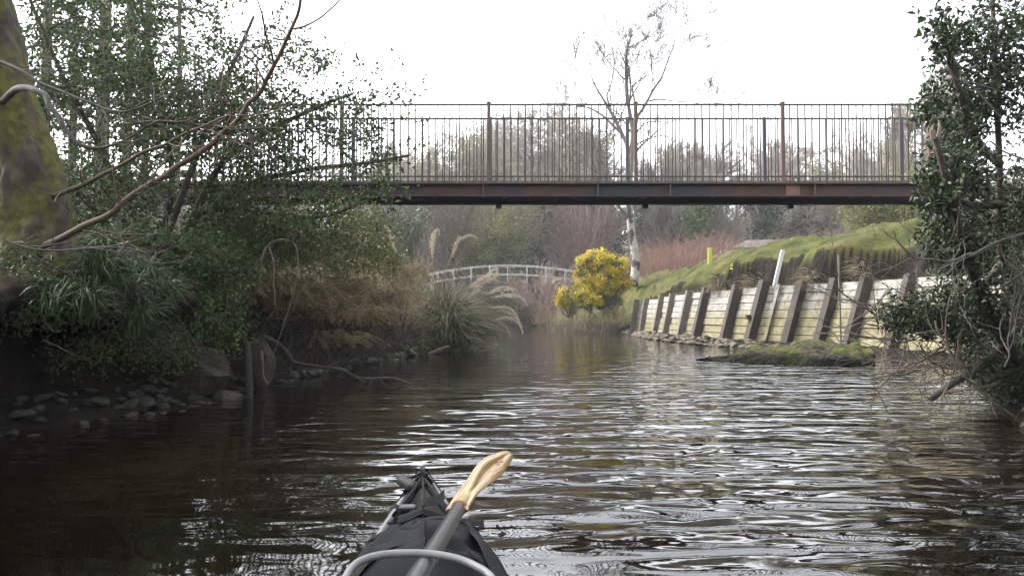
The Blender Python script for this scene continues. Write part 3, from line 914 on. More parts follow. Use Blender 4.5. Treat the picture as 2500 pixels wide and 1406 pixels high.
cd = [KD(.008, 2.80, .014), KD(.032, 2.69, .012), KD(.058, 2.56, .012), KD(.088, 2.44, .012)]
MB().tube(cr(cd), .0056, 8).build('deck_cord', M_CORD, ky, smooth=True)
cd = [KD(.0, 2.83, .016), KD(.003, 2.70, .010), KD(.003, 2.55, .010), KD(.003, 2.38, .010)]
MB().tube(cr(cd), .0038, 8).build('deck_cord', M_CORD, ky, smooth=True)
MB().tube(cr([KD(.0, 2.825, .02) + KR @ np.array((-.012, 0, 0)), KD(.0, 2.84, .026), KD(.0, 2.825, .02) + KR @ np.array((.014, 0, 0))]), .0085, 8).build('cord_knot', M_CORD, ky, smooth=True)
# grab toggle hanging by its loop on the left of the bow
ta, tb = P(981, 1172, 2.86), P(1012, 1190, 2.70)
tg = MB().tube(cr([ta, ta * .8 + tb * .2, ta * .3 + tb * .7, tb], 5), [.006] + [.0205] * 14 + [.007], 12).build('carry_toggle', mat('black_rubber_grip', (.006, .006, .007), (.013, .013, .014), 40, rough=.6, spec=.25), ky, smooth=True)
MB().tube(cr([ta * .5 + tb * .5 + (0, 0, .018), P(1008, 1164, 2.86), P(1024, 1161, 2.86), P(1036, 1168, 2.84), KD(.002, 2.82, .02)]), .0055, 8).build('loop_cord', M_CORD, tg, smooth=True)
MB().tube(cr([KD(-.03, 2.80, .016), KD(0, 2.82, .018), KD(.026, 2.83, .012), KD(.033, 2.83, .004)]), .006, 8).build('cross_cord', M_CORD, ky, smooth=True)

# deck bag: soft black cloth, fold-over flap standing proud on the right
bag = thing('deck_bag', 'crumpled black cloth deck bag strapped on the kayak behind the bow', 'bag', K(0, 1.9, .3))
nb_, mb_ = 70, 60
rows = []
for i in range(nb_):
    y = 2.335 - i * (2.335 - 1.05) / (nb_ - 1)
    h = khalf(y) + .012
    t = i / (nb_ - 1)
    bul = .016 * sstep(t / .12) + .07 * sstep(t / .55) - .035 * sstep((t - .50) / .10) * (1 - sstep((t - .66) / .12))
    row = []
    for j in range(mb_):
        s = j / (mb_ - 1) * 2 - 1
        xx = s * h * 1.02
        base = kedge(y) + (kpeak(y) - kedge(y)) * (1 - abs(s)) - .006
        prof_ = (1 - abs(s) ** 3.2)
        fold = .034 * nz(s * 2.1 + t * 3, t * 6, 2.0) + .022 * nz(s * 1.5 - t * 5, t * 11 + s * 3, 5.0) + .016 * math.sin(t * 26 + 2.4 * s * s * 3 + 2 * nz(s * 2, t * 3, 8)) * sstep((t - .12) / .2)
        z = base + bul * prof_ + fold * min(1, prof_ * 1.6) * sstep(t / .1)
        row.append(K(xx, y, z))
    rows.append(row)
BAGV = np.array(rows)
MB().grid(BAGV).build('body', M_CLOTH, bag, smooth=True)
rows = []
for i in range(24):
    t = i / 23
    y = 2.345 - t * .05
    row = []
    for j in range(40):
        s = j / 39 * 2 - 1
        xx = -.07 + (s + 1) / 2 * .245
        row.append(K(xx, y, kpeak(y) - .035 * abs(xx) / .1 + .004 + .014 * math.sin(t * PI) + .006 * nz(s * 3, t * 2, 9) + .02 * sstep((s - .3) / .7)))
    rows.append(row)
MB().grid(np.array(rows)).build('front_flap', M_CLOTH, bag, smooth=True)
rows = []
for i in range(30):
    t = i / 29
    y = 2.34 - t * 1.0
    row = []
    for j in range(14):
        q = j / 13
        xo = np.interp(t, [0, .25, .5, 1], [.172, .182, .195, .23])
        xi = np.interp(t, [0, .25, .5, 1], [.120, .125, .135, .16])
        row.append(K(xi + (xo - xi) * q, y, .30 + .055 * sstep(t / .5) - .055 * q ** 2 + .006 * nz(t * 6, q * 2, 3) + (.0 if q < .98 else -.06)))
    rows.append(row)
MB().grid(np.array(rows)).build('side_flap', M_CLOTH, bag, smooth=True)
# strap with buckle and a loose end
st_ = []
for f in np.linspace(0, 1, 16):
    x = -.105 + f * .10
    st_.append((x, 2.43 - .03 * f, .290 + .030 * math.sin(f * PI) + .014 * math.sin(f * 9)))
rows = [[K(x, y - .022, z), K(x, y + .022, z + .004)] for x, y, z in st_]
MB().grid(np.array(rows)).build('strap', M_CORD, bag)
rows = []
for f in np.linspace(0, 1, 10):
    rows.append([K(-.02 + .085 * f, 2.40 - .01 * f, .305 + .045 * f + .008 * math.sin(f * 6)), K(-.02 + .085 * f, 2.43 - .01 * f, .320 + .055 * f + .008 * math.sin(f * 6))])
so_ = MB().grid(np.array(rows)).build('strap_end', M_CORD, bag)
def bag_z(s_, y_):
    i_ = int(round((2.335 - y_) / (2.335 - 1.05) * (nb_ - 1))); j_ = int(round((s_ + 1) / 2 * (mb_ - 1)))
    return BAGV[min(max(i_, 0), nb_ - 1), min(max(j_, 0), mb_ - 1)]
for y_, nm in ((2.20, 'strap'), (1.72, 'strap')):
    rw = []
    for s_ in np.linspace(-.96, .96, 40):
        p_ = bag_z(s_, y_); rw.append([p_ + KR @ np.array((0, -.013, .004)), p_ + KR @ np.array((0, .013, .004))])
    MB().grid(np.array(rw)).build(nm, M_CORD, bag)
MB().tube([bag_z(.0, y_) + (0, 0, .003) for y_ in np.linspace(2.3, 1.1, 40)], .0035, 6).build('seam', M_CORD, bag, smooth=True)
MB().box(K(-.045, 2.42, .318), (.05, .04, .016), KR).build('buckle', mat('black_plastic', (.012, .012, .013), rough=.35), bag, bevel=.005)

# paddle
M_WOODB = mat('varnished_pale_wood', (.27, .165, .055), (.36, .235, .09), 4, sc3=(1.5, .5, 1.5), rough=.28, bump=.0006, bscale=12)
M_SHAFT = mat('grey_carbon_shaft', (.022, .0225, .025), (.038, .038, .041), 150, rough=.3, spec=.5)
pA, pB = P(985, 1466, 1.05), P(1122, 1238, 1.78)
pdl = thing('paddle', 'wooden bladed paddle with dark grey shaft resting on the kayak deck', 'paddle', pA)
ax = (pB - pA) / np.linalg.norm(pB - pA)
MB().tube([pA - ax * .25, pA, pB], .0155, 20).build('shaft', M_SHAFT, pdl, smooth=True)
# spoon blade: outline rows given by left edge, ridge and right edge at growing distance
LE = [(1088, 1247), (1097, 1232), (1110, 1213), (1131, 1184), (1146, 1163), (1159, 1143), (1174, 1126), (1192, 1114), (1210, 1108), (1226, 1103.5), (1237, 1103)]
RI = [(1118, 1240), (1122, 1230), (1131, 1214), (1146, 1196), (1156, 1175), (1166, 1156), (1176, 1141), (1192, 1127), (1210, 1118), (1228, 1109), (1243, 1105)]
MI = [(1133, 1242), (1137, 1231), (1146, 1214), (1157, 1199), (1172, 1185), (1186, 1173), (1199, 1161), (1213, 1147), (1226, 1133), (1239, 1119), (1248, 1110)]
RE = [(1142, 1246), (1147, 1233), (1157, 1216), (1166, 1204), (1178, 1194), (1194, 1183), (1208, 1173), (1222, 1160), (1234, 1144), (1244, 1129), (1250, 1117)]
rows = []
for k in range(11):
    Y = 1.76 + .050 * k
    f = k / 10
    rows.append([P(*LE[k], Y + .028 * math.sin(f * 2.4)), P(*[(a + b_) / 2 for a, b_ in zip(LE[k], RI[k])], Y + .012), P(*RI[k], Y - .012 * math.sin(f * PI)), P(*[(a + b_) / 2 for a, b_ in zip(RI[k], MI[k])], Y + .012 * math.sin(f * PI)), P(*MI[k], Y - .012), P(*RE[k], Y - .03 * (1 - f))])
rows = np.array(rows)
fine_ = np.array([cr(rows[:, j], 4) for j in range(rows.shape[1])]).transpose(1, 0, 2)
fine_ = np.array([cr(r_, 4) for r_ in fine_])
bmb = MB().grid(fine_)
bl = bmb.build('blade', M_WOODB, pdl, smooth=True)
sm = bl.modifiers.new('thickness', 'SOLIDIFY'); sm.thickness = .007; sm.offset = 0
ang = np.linspace(0, 2 * PI, 25)
MB().tube([pB - ax * .012, pB - ax * .004, pB + ax * .004], [.0175, .0185, .0175], 20).build('collar', mat('dark_varnish_edge', (.33, .17, .055), rough=.4), pdl, smooth=True)
MB().tube([pB, pB + ax * .03, pB + ax * .06 + (.006, 0, .003), pB + ax * .10 + (.014, 0, .008), pB + ax * .15 + (.025, 0, .015)], [.0170, .0175, .016, .012, .004], 16).build('socket', M_WOODB, pdl, smooth=True)
# worn red maker's mark on the blade: a small leaf-like burst and two rows of scratched lettering
M_MARK = mat('worn_red_print', (.36, .12, .08), (.42, .22, .09), 300, rough=.5)
mk = MB()
def on_blade(px, py):
    Y = 1.76 + .05 * np.interp(-py, [-1247, -1103], [0, 10])
    return P(px, py, Y - .035)
def stroke(a, b_, wd=.0016):
    p, q = on_blade(*a), on_blade(*b_)
    dv = q - p; dv /= np.linalg.norm(dv) + 1e-9
    sd = np.cross(dv, (0, -1, .25)); sd /= np.linalg.norm(sd)
    mk.add([p - sd * wd, p + sd * wd, q + sd * wd, q - sd * wd], [(0, 1, 2, 3)])
for dx, dy in ((0, -13), (8, -10), (11, -3), (-7, -8), (-10, -1), (6, 7), (-6, 6), (12, -12)):
    stroke((1218, 1129), (1218 + dx, 1129 + dy), .0014)
for r_ in range(2):
    for k in range(6):
        bx0, by0 = 1203 + k * 4.2 + r_ * 1.5, 1152 - k * 2.2 + r_ * 7 - 2
        stroke((bx0, by0), (bx0 + 1.2, by0 - 5), .0007)
        stroke((bx0 + 1.0, by0 - 4.5), (bx0 + 3, by0 - 3.2), .0007)
mk_o = mk.build('maker_mark', M_MARK, bl)

# grey tube arching over the shaft
hp = [(828, 1462), (846, 1405), (866, 1378), (897, 1362), (943, 1352), (1000, 1349.5), (1058, 1352), (1117, 1363), (1163, 1382), (1197, 1405), (1222, 1450)]
hy_ = [1.12, 1.17, 1.20, 1.22, 1.235, 1.24, 1.24, 1.23, 1.21, 1.18, 1.12]
ho = MB().tube(cr(PX(hp, hy_), 6), .0058, 12).build('tube_loop', mat('pale_grey_plastic', (.13, .13, .133), (.17, .17, .173), 30, rough=.4), smooth=True)
tag(ho, 'pale grey plastic tube arching across the paddle shaft and deck bag', 'tube')

# ================================================================== VEGETATION: MATERIALS
L_HOLLY = leaf_mat('holly_leaf', (0.0088, 0.0192, 0.0070), (0.0350, 0.0612, 0.0192), rough=.46, trans=.2, spec=.35, c3=(0.0569, 0.0788, 0.0263), f3=.12)
L_HOLLYL = leaf_mat('left_tree_leaf', (0.0211, 0.0461, 0.0157), (0.0789, 0.1252, 0.0369), rough=.55, spec=.3, trans=.25, c3=(0.1317, 0.1711, 0.0527), f3=.14)
L_BRAMB = leaf_mat('bramble_leaf', (0.0517, 0.0862, 0.0184), (0.1495, 0.1840, 0.0403), rough=.45, trans=.25, c3=(0.1725, 0.1150, 0.0517), f3=.2)
L_BRAMBD = leaf_mat('dark_bramble_leaf', (0.0240, 0.0540, 0.0180), (0.0750, 0.1275, 0.0375), rough=.6, spec=.25, trans=.2, c3=(0.0900, 0.0750, 0.0300), f3=.15)
L_IVY = leaf_mat('ivy_leaf', (.10, .14, .025), (.22, .25, .06), rough=.3, trans=.3)
L_BRACK = leaf_mat('dead_bracken_frond', (0.1092, 0.0713, 0.0437), (0.2875, 0.2070, 0.1265), rough=.9, trans=.2, c3=(0.1380, 0.1495, 0.0460), f3=.3)
L_STRAW = leaf_mat('dry_grass_blade', (0.1456, 0.1047, 0.0546), (0.2912, 0.2275, 0.1365), rough=.8, trans=.2)
L_GRASS = leaf_mat('turf_blade', (0.0396, 0.0616, 0.0110), (0.0935, 0.1078, 0.0264), rough=.6, trans=.3, c3=(0.1430, 0.1155, 0.0495), f3=.2, patch=(1.1, (0.0902, 0.0880, 0.0286)))
L_STRAWD = leaf_mat('dull_grass_blade', (0.0490, 0.0490, 0.0168), (0.1190, 0.0980, 0.0420), rough=.8, trans=.2)
L_SEDGE = leaf_mat('green_sedge_blade', (0.0163, 0.0395, 0.0084), (0.0418, 0.0742, 0.0163), rough=.5, trans=.3)
L_PAMP = leaf_mat('pampas_blade', (0.0562, 0.0713, 0.0338), (0.1425, 0.15, 0.075), rough=.6, trans=.2, c3=(0.21, 0.165, 0.0975), f3=.25)
L_PLUME = leaf_mat('pampas_plume', (0.4725, 0.3937, 0.2925), (0.7425, 0.6638, 0.5287), rough=.9, trans=.35)
L_GORSE = leaf_mat('gorse_flower', (.56, .42, .010), (.80, .63, .03), rough=.6, trans=.25)
L_GORSEG = leaf_mat('gorse_spine', (.03, .045, .014), (.075, .095, .03), rough=.7, trans=.1)
L_BUD = leaf_mat('fresh_bud_leaf', (0.1300, 0.1500, 0.0350), (0.2500, 0.2600, 0.0800), rough=.6, trans=.35)
L_FRESH = leaf_mat('fresh_green_leaf', (0.048, 0.096, 0.012), (0.102, 0.162, 0.027), rough=.5, trans=.35)
L_EVER = leaf_mat('evergreen_leaf', (0.0255, 0.0546, 0.0291), (0.0819, 0.1274, 0.0619), rough=.6, trans=.1)
L_IVYT = leaf_mat('ivy_clad_leaf', (0.0420, 0.0770, 0.0280), (0.1050, 0.1470, 0.0560), rough=.5, trans=.15)
M_PINK = mat('pinkish_brown_twig', (0.1859, 0.1216, 0.1073), (0.3146, 0.2217, 0.1930), 3, rough=.95)
M_REDST = mat('reddish_dead_stem', (0.1680, 0.0900, 0.0660), (0.2760, 0.1620, 0.1200), 3, rough=.95)
M_BROWNB = mat('smooth_brown_branch', (0.0770, 0.0502, 0.0284), (0.1337, 0.0932, 0.0567), 6, sc3=(1, 1, 1), c3=(0.0567, 0.0567, 0.0162), scale3=3, lo3=.55, hi3=.7, rough=.85, bump=.006, bscale=40)
M_ROOT = mat('dark_root', (.018, .013, .010), (.045, .034, .026), 10, rough=.95)
M_STAKE = mat('black_wet_wood', (.008, .007, .006), (.018, .015, .012), 8, rough=.8)
M_GREYB = mat('grey_lichen_branch', (0.0413, 0.0392, 0.0330), (0.0825, 0.0784, 0.0681), 9, rough=.9, bump=.004, bscale=40)
# mossy trunk
m, nt_, b = new_mat('mossy_bark')
bark = _mix(nt_, _ramp(nt_, _noise(nt_, 9, 6, sc3=(1, 1, .35)), .35, .65), (.022, .016, .012), (.080, .062, .050))
mosc = _mix(nt_, _ramp(nt_, _noise(nt_, 14, 6), .3, .7), (.032, .034, .005), (.125, .112, .016))
fm = _ramp(nt_, _noise(nt_, 3.1, 10, sc3=(1, 1, .6), rough=.68), .42, .53)
nt_.links.new(_mix(nt_, fm, bark, mosc), b.inputs['Base Color']); b.inputs['Roughness'].default_value = .95
bn = nt_.nodes.new('ShaderNodeBump'); bn.inputs['Distance'].default_value = .03
nt_.links.new(_noise(nt_, 18, 8, sc3=(1, 1, .5)), bn.inputs['Height']); nt_.links.new(bn.outputs[0], b.inputs['Normal'])
M_MOSSB = m
m, nt_, b = new_mat('birch_bark')
bb = _mix(nt_, _ramp(nt_, _noise(nt_, 3, 5), .35, .65), (.36, .34, .31), (.22, .20, .18))
bb = _mix(nt_, _ramp(nt_, _noise(nt_, 2.2, 5, sc3=(1, 1, .8)), .50, .54), bb, (.030, .024, .02))
geo = nt_.nodes.new('ShaderNodeNewGeometry')
sx = nt_.nodes.new('ShaderNodeSeparateXYZ'); nt_.links.new(geo.outputs['Position'], sx.inputs[0])
hz_ = _math(nt_, 'ADD', sx.outputs['Z'], _math(nt_, 'MULTIPLY', _noise(nt_, 1.5, 3), 1.2))
bb = _mix(nt_, _ramp(nt_, hz_, 6.0, 7.4), bb, (.14, .12, .10))
nt_.links.new(bb, b.inputs['Base Color']); b.inputs['Roughness'].default_value = .8
M_BIRCH = m

# ------------------------------------------------------------------ generic clustered shrub or tree crown
def leafy(mb, ends, per, L, W, spread, tpl='leaf', up=.5, droop=0.0, m=0):
    """leaves strung round the outer twig points"""
    n = len(ends)
    if not n: return
    idx = np.repeat(np.arange(n), per)
    pos = ends[idx, :3] + rng.normal(size=(len(idx), 3)) * spread
    ax_ = ends[idx, 3:6] / (np.linalg.norm(ends[idx, 3:6], axis=1)[:, None] + 1e-6) * .6 + rdir(len(idx)) + np.array((0, 0, -droop))
    nr = rdir(len(idx), up)
    mb.leaves(pos, ax_, nr, L * rng.uniform(.65, 1.2, len(idx)), W * rng.uniform(.7, 1.15, len(idx)), tpl, m)

def shrub(name, label, cat, base, ells, n, stems, leafmat, stemmat, per=8, L=.05, W=.03, spread=.06, tpl='leaf', r=.004, group=None, keep=None, crown='foliage', up=.5, sr=.02, droop=0.0, seglen=.25):
    base = np.asarray(base, float)
    o = thing(name, label, cat, base, group)
    tg_ = in_ellipsoids(n, ells, keep)
    nodes = []
    mb = MB()
    for s in stems:
        c = cr(np.asarray(s, float), 8)
        nodes.append(c)
        mb.tube(c, np.linspace(sr, sr * .35, len(c)), 6)
    (p0, p1, r0, r1), ends = attach(np.concatenate(nodes), tg_, r=r, seglen=seglen)
    mb.segs(p0, p1, r0, r1, 3)
    mb.build('branches', stemmat, o, smooth=True)
    if leafmat is not None:
        lm = MB(); leafy(lm, ends, per, L, W, spread, tpl, up, droop)
        lm.build(crown, leafmat, o)
    return o, ends

def fan_stems(base, tips, bow=.1):
    base = np.asarray(base, float)
    out_ = []
    for t in tips:
        t = np.asarray(t, float)
        b_ = base + rng.normal(size=3) * np.array((.12, .12, 0)) * np.linalg.norm(t - base) * .3
        mid = (b_ + t) / 2 + rng.normal(size=3) * bow * np.linalg.norm(t - b_)
        out_.append([b_, mid, t])
    return out_

# ================================================================== BIRCH
def bare_tree(name, label, cat, base, hgt_, S, r, barkm, twigm, lean_=(0, 0), ns=5, group=None, limbs=None, leaves=None, seed=1, split_lvl=1):
    rg = random.Random(seed)
    base = np.asarray(base, float)
    o = thing(name, label, cat, base, group)
    segs, nodes = [], []
    if limbs is None:
        d0 = np.array((lean_[0], lean_[1], 1.0)); d0 /= np.linalg.norm(d0)
        grow(tuple(base - (0, 0, .3)), tuple(d0), hgt_, r, 0, S, segs, nodes, rg)
    else:
        for pts, ra, rb, kids in limbs:
            c = cr(pts, 5)
            for i in range(len(c) - 1):
                f0, f1 = i / (len(c) - 1), (i + 1) / (len(c) - 1)
                segs.append((*c[i], *c[i + 1], ra + (rb - ra) * f0, ra + (rb - ra) * f1, 0))
                if rg.random() < kids * 1.5 * (f0 > .2) * min(1.0, np.linalg.norm(c[i + 1] - c[i]) / .24):
                    t = (c[i + 1] - c[i]); t /= np.linalg.norm(t)
                    u = np.array([rg.gauss(0, 1) for _ in range(3)]); u -= t * u.dot(t); u /= np.linalg.norm(u)
                    a = S[0]['ang'] * rg.uniform(.7, 1.2)
                    dd = t * math.cos(a) + u * math.sin(a)
                    Lk = hgt_ * S[0]['len'] * rg.uniform(.6, 1.1) * (1 - .4 * f0)
                    grow(tuple(c[i + 1]), tuple(dd), Lk, max(.5 * (ra + (rb - ra) * f1), .008), 1, S, segs, nodes, rg)
    tk = seg_arrays(segs, lambda l: l < split_lvl)
    MB().segs(*tk, n=8 if split_lvl == 1 else 6).build('trunk', barkm, o, smooth=True)
    mb = MB()
    for l in range(split_lvl, 9):
        a_ = seg_arrays(segs, lambda q, l=l: q == l)
        if a_ is not None: mb.segs(*a_, n=5 if l == 1 else (4 if l == 2 else 3))
    mb.build('crown', twigm, o, smooth=True)
    if leaves:
        lm = MB(); e = np.array(nodes)
        if leaves.get('frac', 1) < 1: e = e[rng.random(len(e)) < leaves['frac']]
        leafy(lm, e, leaves.get('per', 2), leaves['L'], leaves['W'], leaves['spread'], leaves.get('tpl', 'quad'))
        lm.build('leaves', leaves['mat'], o)
    return o

YB_ = 36.0
q = lambda pts: PX(pts, YB_)
SB = bare_levels(kids=(0, 1.3, 1.1, .8), up=.045, wig=.07, ang=.6, rmin=.0085, n=(7, 7, 6, 5, 4), start=.2, lens=(.42, .62, .72, .8))
SB[0]['ang'] = .7
bl_ = [
    (q([(1547, 700), (1552, 640), (1545, 590), (1538, 530), (1536, 470), (1540, 400), (1545, 330), (1540, 290), (1532, 240), (1528, 170), (1532, 120), (1545, 75)]), .20, .03, .10),
    (q([(1541, 380), (1520, 330), (1500, 290), (1480, 255), (1465, 230), (1448, 200), (1440, 170)]), .10, .02, .45),
    (q([(1520, 330), (1490, 300), (1460, 275), (1430, 262), (1408, 262), (1390, 285)]), .06, .018, .4),
    (q([(1490, 262), (1482, 235), (1492, 205), (1500, 160), (1497, 130)]), .05, .016, .4),
    (q([(1546, 330), (1556, 290), (1550, 250), (1545, 215), (1565, 195), (1590, 180)]), .06, .016, .4),
    (q([(1545, 300), (1570, 265), (1595, 220), (1615, 190), (1630, 150), (1645, 110), (1650, 70)]), .075, .014, .45),
    (q([(1585, 247), (1610, 243), (1650, 248), (1690, 250), (1720, 258)]), .045, .012, .45),
    (q([(1545, 340), (1570, 305), (1600, 297), (1640, 300)]), .04, .012, .3),
    (q([(1545, 360), (1580, 340), (1620, 332), (1650, 345)]), .04, .012, .25),
    (q([(1530, 165), (1515, 130), (1500, 95)]), .03, .012, .4),
    (q([(1541, 120), (1560, 105), (1580, 90), (1588, 60)]), .03, .01, .4),
]
bl_[0] = (bl_[0][0], .21, .028, .22)
o = bare_tree('birch_tree', 'bare birch with black patches on its white trunk rising behind the footbridge', 'tree', P(1547, 700, YB_), 7.0, SB, .2, M_BIRCH, M_TWIG, limbs=bl_, seed=5)

# ================================================================== WOOD BEHIND
def ground_at(px, Y): 
    x = (px - 1250) / F * Y
    return np.array((x, Y, gz(x, Y) - .1))
def hpx(py, Y): return CAMZ + (HOR - py) / F * Y
S1 = bare_levels(kids=(2.6, 2.0, 2.2, 1.9), up=.03, wig=.10, ang=.8, rmin=.0011, n=(9, 7, 5, 4, 3), start=.5, lens=(1.12, .52, .55, .6), tip=.4)
S2 = bare_levels(kids=(4.2, 3.2, 2.8), up=.07, wig=.09, ang=.55, rmin=.0012, n=(9, 6, 5, 4), start=.12, lens=(.5, .55, .55))
for q_ in S1 + S2: q_['rmin'] = .0011
PROTO = {}
def proto_tree(kind, k):
    """a tree of unit height: trunk and crown meshes shared by its copies"""
    if (kind, k) in PROTO: return PROTO[kind, k]
    segs, nodes = [], []
    grow((0, 0, -.02), (rnd.gauss(0, .04), rnd.gauss(0, .04), 1.0), .45 if kind == 1 else .78, .022 if kind == 1 else .020, 0, S1 if kind == 1 else S2, segs, nodes, random.Random(100 + kind * 10 + k))
    A = np.array(segs); top = np.percentile(A[:, 5], 97); A[:, :6] /= top
    E = np.array(nodes); E[:, :3] /= top
    sel = A[:, 8] < 2
    tm = MB().segs(A[sel, :3], A[sel, 3:6], A[sel, 6], A[sel, 7], 6).mesh('trunk', M_BARK, True)
    cm = MB().segs(A[~sel, :3], A[~sel, 3:6], np.maximum(A[~sel, 6], .0016), np.maximum(A[~sel, 7], .0013), 3).mesh('crown', M_TWIGF, True)
    PROTO[kind, k] = (tm, cm, E)
    return PROTO[kind, k]
M_TWIGF = mat('fine_bare_twigs', (0.2444, 0.2125, 0.1806), (0.4037, 0.3612, 0.3081), .3, rough=1)
def tree_at(px, ptop, Y, label, kind, seed, leaves=None, wide=1.0, name='bare_tree', group='bare trees beyond the bridges', **kw):
    base = ground_at(px, Y)
    H = (hpx(ptop, Y) - base[2]) * .97
    tm, cm, E = proto_tree(kind, seed % 3)
    o = thing(name, label, 'tree', base, group, rz=seed * 1.7)
    o.scale = (H * wide, H * wide, H)
    for nm, me in (('trunk', tm), ('crown', cm)):
        c = bpy.data.objects.new(nm, me); COL.objects.link(c); c.parent = o
    if leaves:
        e = E[rng.random(len(E)) < leaves.get('frac', 1)].copy()
        lm = MB(); leafy(lm, e, leaves.get('per', 2), leaves['L'] / H, leaves['W'] / H, leaves['spread'] / H, 'quad')
        c = bpy.data.objects.new('leaves', lm.mesh('leaves', leaves['mat'])); COL.objects.link(c); c.parent = o
    return o
bud = dict(mat=L_BUD, L=.16, W=.09, spread=.2, per=1)
ivy = dict(mat=L_IVYT, L=.22, W=.14, spread=.3, per=2)
tree_at(1308, 238, 66, 'broad round headed bare tree behind the footbridge railings, left of the birch', 1, 3, wide=.82)
tree_at(1090, 335, 62, 'greenish budding tree behind the railings above the pampas grass', 1, 4, leaves=dict(bud, frac=.35), wide=.8)
tree_at(1000, 365, 72, 'bare domed tree seen through the railings beside the holly leaves', 1, 5, wide=.9)
tree_at(1190, 310, 75, 'bare tree with fine twigs overlapping the round headed tree', 1, 7, wide=.75)
tree_at(1455, 330, 60, 'ivy covered tree directly left of the birch trunk', 2, 15, leaves=dict(ivy, frac=.12), wide=.8)
tree_at(1640, 365, 64, 'low twiggy bare tree right of the birch behind the railings', 2, 16)
tree_at(1690, 350, 70, 'sparse grey tree with upright twigs above the yellow marker post', 2, 17)
tree_at(1745, 352, 66, 'fan shaped bare tree above the shed roof', 2, 18)
tree_at(1850, 345, 68, 'greyish bare tree behind the tallest part of the railings by the splice plate', 1, 19, wide=.8)
tree_at(1905, 345, 74, 'thin bare tree next to the windswept pine', 2, 20)
tree_at(2040, 380, 70, 'low spreading bare tree right of the windswept pine', 1, 21)
tree_at(2110, 372, 64, 'bare tree with dense twigs behind the last full railing bay', 2, 22, leaves=dict(bud, frac=.2))
tree_at(2200, 250, 40, 'slender tree with yellow green buds beside the right holly', 2, 23, leaves=dict(bud, L=.10, W=.06, spread=.12, frac=.35), wide=.6)
tree_at(2290, 170, 42, 'tall thin bare tree partly behind the right holly', 2, 24, wide=.6)
tree_at(930, 380, 80, 'far bare tree half hidden by the holly leaves at the bridge end', 1, 25)
tree_at(1560, 400, 80, 'low distant bare tree directly behind the birch trunk', 1, 26)
tree_at(1365, 262, 74, 'bare tree merging with the right side of the round headed crown', 1, 10, wide=.75)
tree_at(1050, 370, 64, 'yellowish budding tree low behind the railings above the pampas grass', 1, 13, leaves=dict(bud, frac=.4))
tree_at(2165, 330, 60, 'bare tree at the end of the railings before the right holly', 1, 30, wide=.8)
# windswept pine
base = ground_at(1972, 78)
o = thing('pine_tree', 'small dark windswept pine standing above the bare trees', 'tree', base)
top = hpx(335, 78)
tr = cr([base - (0, 0, .3), base * (1, 1, 0) + (.1, 0, (top + 2) / 2), base * (1, 1, 0) + (.5, 0, top - .4)], 6)
MB().tube(tr, np.linspace(.22, .06, len(tr)), 6).build('trunk', M_TWIGD, o, smooth=True)
lm = MB()
for f, ln, sd in ((.97, 2.6, 1), (.88, 1.7, -1), (.82, 2.8, 1), (.74, 1.8, -1), (.68, 2.2, 1), (.92, 1.2, -1)):
    c = tr[int(f * (len(tr) - 1))]
    t = np.linspace(.1, 1, 40)[:, None]
    pts = c + t * np.array((sd * ln, rnd.uniform(-.5, .5), .5)) + rng.normal(size=(40, 3)) * .13
    lm.leaves(np.repeat(pts, 6, 0), rdir(240, .4), rdir(240), .32, .07, 'quad')
lm.build('needles', L_EVER, o)

# budding yellow-green shrub leaning over the arched bridge
def spray_shrub(name, label, px, pyb, Y, tips, S, seed, twigm, leaves=None, r=.05, group=None, nst=10, spreadpx=20):
    """many stems fanning from one foot towards the given tips"""
    rg = random.Random(seed)
    base = P(px, pyb, Y); base[2] = min(base[2], gz(base[0], base[1]) + .05)
    o = thing(name, label, 'shrub', base, group)
    segs, nodes = [], []
    for (tx, ty) in tips:
        for _ in range(nst):
            t = P(tx + rg.gauss(0, spreadpx), ty + rg.gauss(0, spreadpx * .8), Y + rg.gauss(0, 1.4))
            b0 = base + np.array((rg.gauss(0, .35), rg.gauss(0, .35), 0))
            d_ = t - b0; Ld = np.linalg.norm(d_); d_ /= Ld
            d_ = d_ + np.array((0, 0, .15)); d_ /= np.linalg.norm(d_)
            grow(tuple(b0), tuple(d_), Ld, r * rg.uniform(.6, 1.1), 0, S, segs, nodes, rg)
    mb = MB()
    a_ = seg_arrays(segs, lambda l: l == 0); mb.segs(*a_, n=4)
    a_ = seg_arrays(segs, lambda l: l > 0); mb.segs(*a_, n=3)
    mb.build('branches', twigm, o, smooth=True)
    if leaves:
        lm = MB(); e = np.array(nodes)
        if leaves.get('frac', 1) < 1: e = e[rng.random(len(e)) < leaves['frac']]
        leafy(lm, e, leaves.get('per', 2), leaves['L'], leaves['W'], leaves['spread'], 'quad')
        lm.build('leaves', leaves['mat'], o)
    return o
SS = bare_levels(kids=(1.6, 1.6), up=.012, wig=.05, ang=.45, rmin=.011, n=(7, 5, 4), start=.25, lens=(.38, .5))
SSu = bare_levels(kids=(1.7, 1.6), up=.03, wig=.05, ang=.38, rmin=.012, n=(7, 5, 4), start=.2, lens=(.36, .5))
spray_shrub('budding_shrub', 'yellow green budding shrub with long boughs leaning over the white arched bridge', 1085, 735, 57, [(1180, 570), (1240, 590), (1275, 600), (1220, 620), (1150, 600), (1270, 640), (1290, 560)], SS, 31, M_TWIG, leaves=dict(mat=L_BUD, L=.16, W=.075, spread=.14, per=2, frac=.8), r=.04, nst=6, spreadpx=18)
spray_shrub('bare_shrub', 'tall bare shrub with pale upright stems left of the budding shrub', 1065, 740, 56, [(1075, 500), (1110, 470), (1040, 520), (1140, 500), (1000, 540), (1150, 540)], SSu, 32, M_TWIG, r=.04, nst=6, spreadpx=22)
